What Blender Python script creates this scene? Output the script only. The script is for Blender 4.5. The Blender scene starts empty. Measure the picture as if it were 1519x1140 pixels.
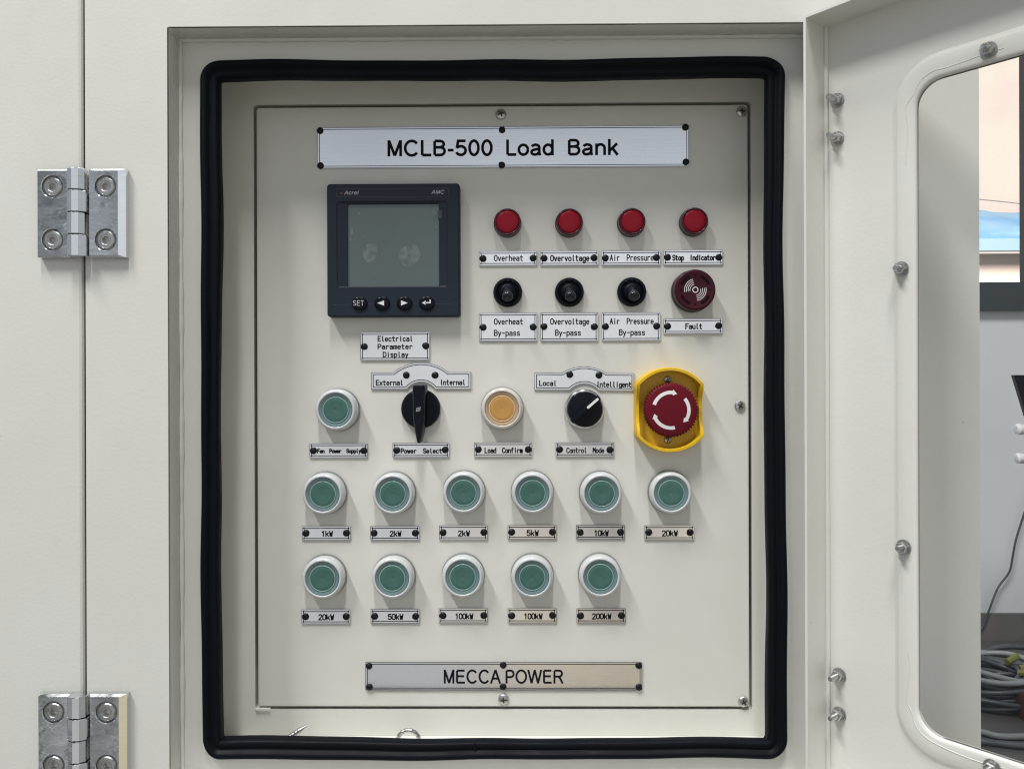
import bpy, bmesh, math, random
from mathutils import Vector, Matrix
random.seed(7)
PI = math.pi
R = math.radians
scene = bpy.context.scene
col = scene.collection

# ------------------------------------------------------------------ camera
F_PX, D = 1160.0, 0.58            # focal length in photo pixels, distance camera - control panel
CAM = Vector((0, -D, 0))
CAM_ROT = Matrix.Rotation(R(0.53), 3, 'Z') @ Matrix.Rotation(PI / 2, 3, 'X') @ Matrix.Rotation(R(-0.18), 3, 'Z')
cd = bpy.data.cameras.new('camera')
cam = bpy.data.objects.new('camera', cd)
cam.matrix_world = Matrix.Translation(CAM) @ CAM_ROT.to_4x4()
cd.sensor_width = 36
cd.lens = 36 * F_PX / 1519
cd.clip_start = 0.01
cd.clip_end = 200
col.objects.link(cam)
scene.camera = cam

# ------------------------------------------------------------------ world
world = bpy.data.worlds.new('World')
scene.world = world
world.use_nodes = True
wn, wl = world.node_tree.nodes, world.node_tree.links
wn.clear()
w_out = wn.new('ShaderNodeOutputWorld')
w_bg = wn.new('ShaderNodeBackground')
w_tc = wn.new('ShaderNodeTexCoord')
w_sep = wn.new('ShaderNodeSeparateXYZ')
wl.new(w_tc.outputs['Generated'], w_sep.inputs[0])
def wmath(op, a, b=None):
    n = wn.new('ShaderNodeMath'); n.operation = op
    for i, v in enumerate((a, b)):
        if v is None: continue
        if isinstance(v, (int, float)): n.inputs[i].default_value = v
        else: wl.new(v, n.inputs[i])
    return n.outputs[0]
def wramp(fac, stops):
    n = wn.new('ShaderNodeValToRGB')
    el = n.color_ramp.elements
    while len(el) < len(stops): el.new(0.5)
    for e, (p, c) in zip(el, stops):
        e.position = p; e.color = (*c, 1)
    wl.new(fac, n.inputs[0])
    return n.outputs[0]
# an unseen hall painted as colour bands: dark floor, pale walls and bright windows at eye height, a greyer roof overhead
vert = wramp(wmath('MULTIPLY_ADD', w_sep.outputs[2], 0.5), [
    (0.0, (0.31, 0.315, 0.32)), (0.30, (0.47, 0.47, 0.47)), (0.40, (0.56, 0.56, 0.56)),
    (0.52, (0.60, 0.615, 0.635)), (0.615, (0.70, 0.735, 0.78)), (0.665, (0.42, 0.445, 0.48)), (0.74, (0.42, 0.435, 0.45)), (1.0, (0.30, 0.31, 0.32))])
vert.node.inputs[0].links[0].from_node.inputs[2].default_value = 0.5
# warm and dark bands painted low behind the camera, for name plates to reflect
half = lambda o: wmath('MULTIPLY_ADD', o, 0.5)
def hramp(out, stops):
    r = wramp(half(out), stops)
    r.node.inputs[0].links[0].from_node.inputs[2].default_value = 0.5
    return r
side = hramp(w_sep.outputs[0], [
    (0.0, (1, 1, 1)), (0.462, (1.02, 1.03, 1.06)), (0.480, (1.14, 1.05, 0.84)), (0.522, (1.14, 1.02, 0.82)),
    (0.538, (0.62, 0.59, 0.56)), (0.568, (0.30, 0.285, 0.26)), (0.578, (0.60, 0.55, 0.47)), (0.595, (1.14, 1.04, 0.80)), (1.0, (0.9, 0.88, 0.82))])
low = hramp(w_sep.outputs[2], [(0.40, (1, 1, 1)), (0.51, (0, 0, 0))])
flank = hramp(w_sep.outputs[0], [(0.0, (0.55, 0.56, 0.57)), (0.22, (0.62, 0.63, 0.64)), (0.238, (0.26, 0.265, 0.27)), (0.252, (0.16, 0.165, 0.17)), (0.260, (0.75, 0.76, 0.78)), (0.266, (0.80, 0.81, 0.83)), (0.272, (0.22, 0.225, 0.23)), (0.286, (0.34, 0.345, 0.35)), (0.30, (0.9, 0.9, 0.9)), (0.36, (1, 1, 1)), (0.66, (1, 1, 1)), (0.80, (0.62, 0.62, 0.62)), (1.0, (0.5, 0.5, 0.5))])  # dark and bright stripes on the left painted in for the hinges to reflect
w_no = wn.new('ShaderNodeTexNoise'); w_no.inputs['Scale'].default_value = 2.6; w_no.inputs['Detail'].default_value = 3; w_no.inputs['Distortion'].default_value = 0.8
wl.new(w_tc.outputs['Generated'], w_no.inputs['Vector'])
patch = wramp(w_no.outputs['Fac'], [(0.34, (0.62, 0.62, 0.62)), (0.5, (1, 1, 1)), (0.68, (1.12, 1.12, 1.12))])
def wmix(a, b, fac=None, mode='MULTIPLY'):
    n = wn.new('ShaderNodeMix'); n.data_type = 'RGBA'; n.blend_type = mode
    n.inputs[0].default_value = 1
    if fac is not None: wl.new(fac, n.inputs[0])
    for i, v in ((6, a), (7, b)):
        if isinstance(v, tuple): n.inputs[i].default_value = v
        else: wl.new(v, n.inputs[i])
    return n.outputs[2]
lowest = hramp(w_sep.outputs[2], [(0.330, (1, 1, 1)), (0.352, (0, 0, 0))])
floor_side = hramp(w_sep.outputs[0], [(0.0, (1, 1, 1)), (0.47, (1, 1, 1)), (0.500, (1.40, 1.14, 0.84)), (0.54, (1.34, 1.12, 0.74)), (0.62, (1.2, 1.08, 0.78)), (0.68, (1, 1, 1)), (1.0, (1, 1, 1))])  # warm band painted in for the bottom plate to reflect
edge = hramp(w_sep.outputs[0], [(0.26, (1, 1, 1)), (0.33, (0.45, 0.45, 0.45)), (0.68, (0.45, 0.45, 0.45)), (0.76, (1, 1, 1))])
patch = wmix((1, 1, 1, 1), patch, edge, 'MIX')
tint = wmix((1, 1, 1, 1), wmix(side, floor_side, lowest, 'MIX'), low, 'MIX')
wl.new(wmix(wmix(wmix(vert, tint), flank), patch), w_bg.inputs[0])
w_bg.inputs[1].default_value = 1.04
wl.new(w_bg.outputs[0], w_out.inputs[0])

scene.view_settings.view_transform = 'Standard'
scene.view_settings.look = 'None'
scene.view_settings.exposure = 0.0
scene.view_settings.gamma = 1.0
scene.view_settings.use_curve_mapping = False
scene.render.engine = 'CYCLES'
scene.cycles.use_denoising = True
scene.cycles.filter_width = 1.15
scene.cycles.sample_clamp_direct = 5.0
scene.cycles.sample_clamp_indirect = 4.0
scene.cycles.max_bounces = 10
scene.cycles.transparent_max_bounces = 12
scene.cycles.caustics_reflective = False
scene.cycles.caustics_refractive = False

# ------------------------------------------------------------------ hall lamps
def area(name, loc, target, sx, sy, power, colour=(1, 1, 1)):
    l = bpy.data.lights.new(name, 'AREA')
    l.shape = 'RECTANGLE'; l.size = sx; l.size_y = sy; l.energy = power; l.color = colour
    o = bpy.data.objects.new(name, l)
    o.location = loc
    o.rotation_euler = (Vector(target) - Vector(loc)).to_track_quat('-Z', 'Y').to_euler()
    col.objects.link(o)
    return o
def tube_lamp(x, y, z, length, power):
    o = area('ceiling_lamp', (x, y, z), (x, y, z - 1), 0.30, length, power, (1.0, 0.995, 0.985))
    o.rotation_euler = (0, 0, 0)
tube_lamp(-2.2, -2.0, 4.2, 1.8, 225)
tube_lamp(-0.06, -1.8, 4.2, 1.6, 142)

# ------------------------------------------------------------------ pixel rulers
def ray(px, py):
    return CAM_ROT @ Vector(((px - 759.5) / F_PX, (570 - py) / F_PX, -1))
def P(px, py, y=0.0):
    d = ray(px, py)
    return CAM + d * ((y + D) / d.y)
def S(y=0.0):
    return (y + D) / F_PX
Y_RIM = -0.045      # recess floor that carries the rubber seal
Y_FACE = -0.0647    # outer face of the cabinet

# ------------------------------------------------------------------ materials
def mat(name, base, rough=0.5, metal=0.0, **kw):
    m = bpy.data.materials.new(name)
    m.use_nodes = True
    nt = m.node_tree
    b = nt.nodes['Principled BSDF']
    b.inputs['Base Color'].default_value = (*base, 1)
    b.inputs['Roughness'].default_value = rough
    b.inputs['Metallic'].default_value = metal
    for k, key in (('coat', 'Coat Weight'), ('coat_rough', 'Coat Roughness'), ('spec', 'Specular IOR Level'),
                   ('trans', 'Transmission Weight'), ('ior', 'IOR'), ('sss', 'Subsurface Weight'), ('aniso', 'Anisotropic')):
        if k in kw: b.inputs[key].default_value = kw[k]
    if 'emit' in kw:
        b.inputs['Emission Color'].default_value = (*kw['emit'][:3], 1)
        b.inputs['Emission Strength'].default_value = kw['emit'][3]
    tc = nt.nodes.new('ShaderNodeTexCoord')
    src = tc.outputs['Object']
    def noise(scale, detail=3, dist=0.0, vec=None):
        n = nt.nodes.new('ShaderNodeTexNoise')
        n.inputs['Scale'].default_value = scale
        n.inputs['Detail'].default_value = detail
        n.inputs['Distortion'].default_value = dist
        nt.links.new(vec or src, n.inputs['Vector'])
        return n.outputs['Fac']
    if 'stretch' in kw:
        mp = nt.nodes.new('ShaderNodeMapping')
        mp.inputs['Scale'].default_value = kw['stretch']
        nt.links.new(src, mp.inputs['Vector'])
        vec = mp.outputs[0]
    else:
        vec = src
    if 'bump' in kw:
        sc, strength, dist = kw['bump']
        bp = nt.nodes.new('ShaderNodeBump')
        bp.inputs['Strength'].default_value = strength
        bp.inputs['Distance'].default_value = dist
        h = noise(sc, 2, 0, vec)
        if 'bump2' in kw:
            sc2, amt = kw['bump2']
            ma = nt.nodes.new('ShaderNodeMath'); ma.operation = 'MULTIPLY_ADD'
            nt.links.new(noise(sc2, 1, 0, vec), ma.inputs[0]); ma.inputs[1].default_value = amt
            nt.links.new(h, ma.inputs[2])
            h = ma.outputs[0]
        nt.links.new(h, bp.inputs['Height'])
        nt.links.new(bp.outputs[0], b.inputs['Normal'])
    if 'rough_var' in kw:
        sc, lo, hi = kw['rough_var']
        mr = nt.nodes.new('ShaderNodeMapRange')
        mr.inputs[3].default_value = lo; mr.inputs[4].default_value = hi
        mr.inputs[1].default_value = 0.3; mr.inputs[2].default_value = 0.7
        nt.links.new(noise(sc, 4, 0.5, vec), mr.inputs[0])
        nt.links.new(mr.outputs[0], b.inputs['Roughness'])
    if 'tone' in kw:                 # (scale, second colour, low, high): drifting tone and stains
        sc, c2, lo, hi = kw['tone']
        mr = nt.nodes.new('ShaderNodeMapRange')
        mr.inputs[1].default_value = lo; mr.inputs[2].default_value = hi
        nt.links.new(noise(sc, 5, 0.6, vec), mr.inputs[0])
        mx = nt.nodes.new('ShaderNodeMix'); mx.data_type = 'RGBA'
        nt.links.new(mr.outputs[0], mx.inputs[0])
        mx.inputs[6].default_value = (*base, 1); mx.inputs[7].default_value = (*c2, 1)
        outc = mx.outputs[2]
        if 'specks' in kw:
            sc3, c3, thr = kw['specks']
            vo = nt.nodes.new('ShaderNodeTexVoronoi'); vo.inputs['Scale'].default_value = sc3
            nt.links.new(src, vo.inputs['Vector'])
            sp = nt.nodes.new('ShaderNodeSeparateColor'); nt.links.new(vo.outputs['Color'], sp.inputs[0])
            g = nt.nodes.new('ShaderNodeMath'); g.operation = 'GREATER_THAN'; g.inputs[1].default_value = 0.985
            nt.links.new(sp.outputs[0], g.inputs[0])
            l2 = nt.nodes.new('ShaderNodeMath'); l2.operation = 'LESS_THAN'; l2.inputs[1].default_value = thr
            nt.links.new(vo.outputs['Distance'], l2.inputs[0])
            mu = nt.nodes.new('ShaderNodeMath'); mu.operation = 'MULTIPLY'
            nt.links.new(g.outputs[0], mu.inputs[0]); nt.links.new(l2.outputs[0], mu.inputs[1])
            m2 = nt.nodes.new('ShaderNodeMath'); m2.operation = 'MULTIPLY'; m2.inputs[1].default_value = 0.6
            nt.links.new(mu.outputs[0], m2.inputs[0])
            mx2 = nt.nodes.new('ShaderNodeMix'); mx2.data_type = 'RGBA'
            nt.links.new(m2.outputs[0], mx2.inputs[0]); nt.links.new(outc, mx2.inputs[6]); mx2.inputs[7].default_value = (*c3, 1)
            outc = mx2.outputs[2]
        nt.links.new(outc, b.inputs['Base Color'])
    return m

CREAM, CREAM2 = (0.71, 0.71, 0.665), (0.68, 0.675, 0.625)
M = {}
M['paint'] = mat('cream powder coat', CREAM, 0.36, bump=(1300, 0.13, 0.0004), bump2=(420, 1.2), tone=(9, CREAM2, 0.35, 0.75),
                 rough_var=(25, 0.30, 0.42), specks=(55, (0.45, 0.42, 0.37), 0.04))
M['panel_paint'] = mat('cream panel paint', (0.70, 0.695, 0.645), 0.40, bump=(1700, 0.08, 0.0003), tone=(12, (0.66, 0.65, 0.59), 0.35, 0.8),
                       rough_var=(30, 0.34, 0.46), specks=(60, (0.28, 0.25, 0.2), 0.045))
M['border_paint'] = mat('smooth cream enamel', CREAM, 0.22, rough_var=(40, 0.17, 0.30), tone=(14, CREAM2, 0.35, 0.75), bump=(70, 0.10, 0.0010))
M['chrome'] = mat('polished hinge zinc', (0.84, 0.86, 0.87), 0.08, 1.0, bump=(90, 0.16, 0.0007), rough_var=(90, 0.05, 0.14), stretch=(1, 2.5, 1))
M['steel'] = mat('zinc plated steel', (0.52, 0.52, 0.51), 0.28, 1.0, rough_var=(300, 0.2, 0.42))
M['dark_steel'] = mat('recess shade and pin steel', (0.07, 0.07, 0.07), 0.5, 0.8)
M['plate'] = mat('silver name plate', (0.93, 0.93, 0.945), 0.15, 0.86, rough_var=(40, 0.13, 0.17), bump=(30, 0.15, 0.0002))
M['plate_brushed'] = mat('brushed title plate', (0.76, 0.78, 0.82), 0.15, 0.90, rough_var=(70, 0.12, 0.22), stretch=(1, 30, 1), bump=(22, 0.10, 0.0002), aniso=0.4)
M['ink'] = mat('black engraving', (0.008, 0.008, 0.011), 0.7, spec=0.1)
M['rivet'] = mat('black rivet plastic', (0.007, 0.007, 0.009), 0.4, spec=0.25)
M['black'] = mat('black plastic', (0.004, 0.005, 0.009), 0.4, bump=(900, 0.05, 0.0002), spec=0.14)
M['black_gloss'] = mat('glossy black plastic', (0.004, 0.005, 0.010), 0.24, spec=0.16)
M['lever'] = mat('black lever lifted for highlight', (0.010, 0.012, 0.020), 0.22, spec=0.5)  # base lightened and glossed so the lever shows a highlight
M['navy'] = mat('dark slate meter plastic', (0.017, 0.024, 0.037), 0.45, bump=(2500, 0.05, 0.0001), spec=0.2)
M['navy_edge'] = mat('grey meter gasket', (0.11, 0.12, 0.13), 0.5)
M['screen'] = mat('switched off liquid crystal', (0.078, 0.110, 0.112), 0.16, coat=0.6, coat_rough=0.08, tone=(18, (0.088, 0.118, 0.118), 0.4, 0.7))
M['smudge'] = mat('film bubble', (0.16, 0.195, 0.188), 0.3, tone=(160, (0.095, 0.128, 0.126), 0.40, 0.62))
M['grey_ink'] = mat('grey print', (0.34, 0.36, 0.38), 0.5)
M['line_ink'] = mat('dull print', (0.035, 0.042, 0.058), 0.5)
M['white_ink'] = mat('white print', (0.78, 0.78, 0.77), 0.5)
M['red_ink'] = mat('red print', (0.2, 0.03, 0.03), 0.5)
M['rubber'] = mat('black rubber', (0.0030, 0.0045, 0.0075), 0.5, bump=(180, 0.15, 0.0006), rough_var=(40, 0.42, 0.62), spec=0.10)
M['red_lens'] = mat('red lamp lens', (0.27, 0.008, 0.021), 0.28, spec=0.16)
M['red_rim'] = mat('dark red lamp rim', (0.045, 0.006, 0.012), 0.25)
M['lamp_body'] = mat('dark lamp body', (0.05, 0.045, 0.045), 0.35)
M['maroon'] = mat('maroon buzzer plastic', (0.046, 0.006, 0.014), 0.34, spec=0.2)
M['maroon_dark'] = mat('buzzer slot', (0.010, 0.002, 0.004), 0.5, spec=0.1)
M['yellow'] = mat('yellow guard plastic', (0.74, 0.46, 0.014), 0.34, tone=(60, (0.68, 0.42, 0.013), 0.4, 0.7), spec=0.4)
M['stop_red'] = mat('emergency red plastic', (0.128, 0.0075, 0.0165), 0.45, spec=0.12)
M['silicone'] = mat('frosted silicone', (0.56, 0.58, 0.58), 0.26, coat=0.35, coat_rough=0.14)
M['silicone_clear'] = mat('hazy clear silicone', (0.60, 0.57, 0.52), 0.18, coat=0.5, coat_rough=0.1)
M['bezel'] = mat('satin button bezel', (0.26, 0.26, 0.26), 0.35, 0.5)
M['teal'] = mat('green sleeve seen through silicone', (0.135, 0.205, 0.210), 0.14)
M['teal_ridge'] = mat('pale silicone ridge', (0.23, 0.37, 0.34), 0.16, coat=0.5)
M['green'] = mat('green button cap', (0.058, 0.142, 0.120), 0.30, spec=0.3, tone=(260, (0.050, 0.128, 0.110), 0.35, 0.7))
M['amber_sleeve'] = mat('amber sleeve seen through silicone', (0.44, 0.31, 0.19), 0.12)
M['amber_ridge'] = mat('pale amber ridge', (0.70, 0.50, 0.26), 0.14, coat=0.6)
M['amber'] = mat('amber button cap', (0.50, 0.27, 0.075), 0.3, spec=0.3)
M['silver_bezel'] = mat('bright selector bezel', (0.72, 0.72, 0.72), 0.16, 1.0)
M['wall'] = mat('pale blue grey plaster', (0.72, 0.745, 0.75), 0.75, bump=(30, 0.2, 0.002), tone=(2.2, (0.66, 0.685, 0.69), 0.35, 0.7))
M['skirting'] = mat('dark grey skirting', (0.13, 0.13, 0.13), 0.5, tone=(8, (0.17, 0.16, 0.15), 0.4, 0.7))
M['floor'] = mat('grey painted concrete', (0.105, 0.105, 0.102), 0.5, tone=(3, (0.075, 0.075, 0.072), 0.35, 0.7), rough_var=(5, 0.35, 0.65))
M['window_frame'] = mat('dark anodised frame', (0.035, 0.045, 0.050), 0.4)
M['cable'] = mat('slate cable', (0.055, 0.066, 0.080), 0.42, tone=(14, (0.10, 0.112, 0.125), 0.4, 0.65))
M['cable_pale'] = mat('pale grey cable', (0.24, 0.25, 0.26), 0.45)
M['tag_green'] = mat('yellow green tape', (0.15, 0.16, 0.035), 0.6)
M['maroon_box'] = mat('brown box', (0.07, 0.025, 0.02), 0.5)
M['white_plastic'] = mat('white plastic', (0.78, 0.78, 0.78), 0.4)
M['outside_wall'] = mat('pink render', (0.80, 0.62, 0.53), 0.8, tone=(0.7, (0.72, 0.58, 0.50), 0.4, 0.7))
M['outside_gutter'] = mat('blue grey gutter', (0.20, 0.29, 0.38), 0.6)
M['outside_blue'] = mat('blue roof sheet', (0.17, 0.36, 0.58), 0.6, tone=(2.5, (0.30, 0.46, 0.62), 0.38, 0.62))

def clear_mat(name, gloss, tintc=(1, 1, 1)):
    m = bpy.data.materials.new(name)
    m.use_nodes = True
    nt = m.node_tree
    nt.nodes.clear()
    out = nt.nodes.new('ShaderNodeOutputMaterial')
    mix = nt.nodes.new('ShaderNodeMixShader')
    tr = nt.nodes.new('ShaderNodeBsdfTransparent'); tr.inputs[0].default_value = (*tintc, 1)
    gl = nt.nodes.new('ShaderNodeBsdfGlossy'); gl.inputs['Roughness'].default_value = 0.05
    lw = nt.nodes.new('ShaderNodeLayerWeight'); lw.inputs[0].default_value = 0.5
    pw = nt.nodes.new('ShaderNodeMath'); pw.operation = 'POWER'; pw.inputs[1].default_value = 4
    nt.links.new(lw.outputs['Facing'], pw.inputs[0])
    mu = nt.nodes.new('ShaderNodeMath'); mu.operation = 'MULTIPLY_ADD'; mu.inputs[1].default_value = gloss; mu.inputs[2].default_value = 0.02
    nt.links.new(pw.outputs[0], mu.inputs[0])
    nt.links.new(mu.outputs[0], mix.inputs[0])
    nt.links.new(tr.outputs[0], mix.inputs[1]); nt.links.new(gl.outputs[0], mix.inputs[2])
    nt.links.new(mix.outputs[0], out.inputs[0])
    return m
M['acrylic'] = clear_mat('clear acrylic', 0.3, (0.996, 0.997, 0.996))
M['glass'] = clear_mat('window glass', 1.0, (0.97, 0.98, 0.98))
def sky_mat():
    m = bpy.data.materials.new('hazy daylight sky')
    m.use_nodes = True
    nt = m.node_tree; nt.nodes.clear()
    out = nt.nodes.new('ShaderNodeOutputMaterial'); em = nt.nodes.new('ShaderNodeEmission')
    tc = nt.nodes.new('ShaderNodeTexCoord'); no = nt.nodes.new('ShaderNodeTexNoise'); no.inputs['Scale'].default_value = 0.8
    rp = nt.nodes.new('ShaderNodeValToRGB')
    rp.color_ramp.elements[0].position = 0.40; rp.color_ramp.elements[0].color = (1.0, 0.87, 0.74, 1)
    rp.color_ramp.elements[1].position = 0.62; rp.color_ramp.elements[1].color = (1.0, 0.79, 0.72, 1)
    nt.links.new(tc.outputs['Object'], no.inputs['Vector']); nt.links.new(no.outputs[0], rp.inputs[0])
    nt.links.new(rp.outputs[0], em.inputs[0]); em.inputs[1].default_value = 1.12
    nt.links.new(em.outputs[0], out.inputs[0])
    return m
M['sky'] = sky_mat()

# ------------------------------------------------------------------ mesh helpers
def link(name, verts, faces, material, parent=None, sharp=35, smooth=True):
    me = bpy.data.meshes.new(name)
    me.from_pydata([tuple(v) for v in verts], [], faces)
    bm = bmesh.new(); bm.from_mesh(me)
    bmesh.ops.recalc_face_normals(bm, faces=bm.faces)
    bm.to_mesh(me); bm.free()
    if smooth:
        me.polygons.foreach_set('use_smooth', [True] * len(me.polygons))
        me.set_sharp_from_angle(angle=R(sharp))
    me.update()
    o = bpy.data.objects.new(name, me)
    col.objects.link(o)
    if material is not None: me.materials.append(material)
    if parent is not None: o.parent = parent
    return o
class MB:
    """collects shapes, links them as one mesh object"""
    def __init__(s): s.v, s.f = [], []
    def loft(s, loops, closed=True, cap0=True, cap1=True, wrap=False):
        n = len(loops[0]); b = len(s.v)
        for l in loops: s.v.extend(Vector(p) for p in l)
        m = len(loops)
        for i in range(m if wrap else m - 1):
            i2 = (i + 1) % m
            for j in range(n if closed else n - 1):
                k = (j + 1) % n
                s.f.append((b + i * n + j, b + i * n + k, b + i2 * n + k, b + i2 * n + j))
        if not wrap:
            if cap0: s.f.append(tuple(b + j for j in range(n))[::-1])
            if cap1: s.f.append(tuple(b + (m - 1) * n + j for j in range(n)))
        return s
    def lathe(s, prof, n=40, c=(0, 0), cap0=True, cap1=True):
        loops = [[(c[0] + r * math.cos(2 * PI * j / n), c[1] + r * math.sin(2 * PI * j / n), z) for j in range(n)] for r, z in prof]
        return s.loft(loops, cap0=cap0, cap1=cap1)
    def ring(s, outer, inner, z0, z1):
        L = lambda lp, z: [(p[0], p[1], z) for p in lp]
        return s.loft([L(outer, z0), L(outer, z1), L(inner, z1), L(inner, z0)], wrap=True)
    def prism(s, loop, z0, z1, bevel=0.0):
        L = lambda lp, z: [(p[0], p[1], z) for p in lp]
        if bevel:
            return s.loft([L(loop, z0), L(loop, z1 - bevel), L(inset(loop, bevel * 0.35), z1 - bevel * 0.3), L(inset(loop, bevel), z1)])
        return s.loft([L(loop, z0), L(loop, z1)])
    def box(s, x0, x1, y0, y1, z0, z1):
        return s.prism([(x0, y0), (x1, y0), (x1, y1), (x0, y1)], z0, z1)
    def tube(s, pts, r, n=8, closed=False):
        pts = [Vector(p) for p in pts]; loops = []
        prev = None
        m = len(pts)
        for i, p in enumerate(pts):
            a = pts[(i - 1) % m] if closed or i > 0 else p
            c = pts[(i + 1) % m] if closed or i < m - 1 else p
            t = (c - a).normalized()
            if prev is None:
                u = t.orthogonal().normalized()
            else:
                u = (prev - t * prev.dot(t)).normalized()
            prev = u
            w = t.cross(u)
            rr = r[i] if isinstance(r, (list, tuple)) else r
            loops.append([p + (u * math.cos(2 * PI * j / n) + w * math.sin(2 * PI * j / n)) * rr for j in range(n)])
        return s.loft(loops, wrap=closed)
    def xform(s, mtx, start=0):
        for i in range(start, len(s.v)): s.v[i] = mtx @ s.v[i]
        return s
    def build(s, name, material, parent=None, sharp=35, smooth=True):
        return link(name, s.v, s.f, material, parent, sharp, smooth)
def spline(pts, k=6):
    out = []
    n = len(pts)
    for i in range(n - 1):
        p0, p1, p2, p3 = pts[max(0, i - 1)], pts[i], pts[i + 1], pts[min(n - 1, i + 2)]
        for j in range(k):
            t = j / k
            out.append(0.5 * ((2 * p1) + (p2 - p0) * t + (2 * p0 - 5 * p1 + 4 * p2 - p3) * t * t + (3 * p1 - p0 - 3 * p2 + p3) * t ** 3))
    out.append(pts[-1])
    return out
def inset(loop, d):
    n = len(loop); out = []
    area2 = sum(loop[i][0] * loop[(i + 1) % n][1] - loop[(i + 1) % n][0] * loop[i][1] for i in range(n))
    sg = 1 if area2 > 0 else -1
    for i in range(n):
        p, a, b = Vector(loop[i][:2]), Vector(loop[i - 1][:2]), Vector(loop[(i + 1) % n][:2])
        e1, e2 = (p - a).normalized(), (b - p).normalized()
        n1, n2 = Vector((-e1.y, e1.x)) * sg, Vector((-e2.y, e2.x)) * sg
        k = max(0.35, 1 + n1.dot(n2))
        q = p + (n1 + n2) * (d / k)
        out.append((q.x, q.y))
    return out
def rrect(x0, x1, y0, y1, r, k=6):
    out = []
    for cx, cy, a0 in ((x1 - r, y1 - r, 0), (x0 + r, y1 - r, 90), (x0 + r, y0 + r, 180), (x1 - r, y0 + r, 270)):
        for i in range(k):
            a = R(a0 + 90 * i / (k - 1))
            out.append((cx + r * math.cos(a), cy + r * math.sin(a)))
    return out
def circ(cx, cy, r, n=32):
    return [(cx + r * math.cos(2 * PI * j / n), cy + r * math.sin(2 * PI * j / n)) for j in range(n)]
def frame_at(o, rz=0.0):
    """local x to the right, y up, z out of the panel"""
    o.rotation_euler = (Matrix.Rotation(rz, 3, 'Z') @ Matrix.Rotation(PI / 2, 3, 'X')).to_euler()
def tag(o, label, cat, group=None, kind=None):
    o['label'] = label; o['category'] = cat
    if group: o['group'] = group
    if kind: o['kind'] = kind
    return o
def thing(name, label, cat, loc, group=None, rz=0.0, spin=0.0):
    o = bpy.data.objects.new(name, None)
    o.empty_display_size = 0.01
    col.objects.link(o)
    o.location = loc
    o.rotation_euler = (Matrix.Rotation(rz, 3, 'Z') @ Matrix.Rotation(PI / 2, 3, 'X') @ Matrix.Rotation(spin, 3, 'Z')).to_euler()
    return tag(o, label, cat, group)
def copy_thing(root, label, loc, spin=0.0):
    r = root.copy(); col.objects.link(r)
    r.location = loc; r['label'] = label
    r.rotation_euler = (Matrix.Rotation(PI / 2, 3, 'X') @ Matrix.Rotation(spin, 3, 'Z')).to_euler()
    for ch in list(root.children):
        c = ch.copy(); col.objects.link(c); c.parent = r
        for g in list(ch.children):
            d = g.copy(); col.objects.link(d); d.parent = c
    return r

# ------------------------------------------------------------------ lettering
def arc(cx, cy, rx, ry, a0, a1, n=9):
    return [(cx + rx * math.cos(R(a0 + (a1 - a0) * i / (n - 1))), cy + ry * math.sin(R(a0 + (a1 - a0) * i / (n - 1)))) for i in range(n)]
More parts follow.
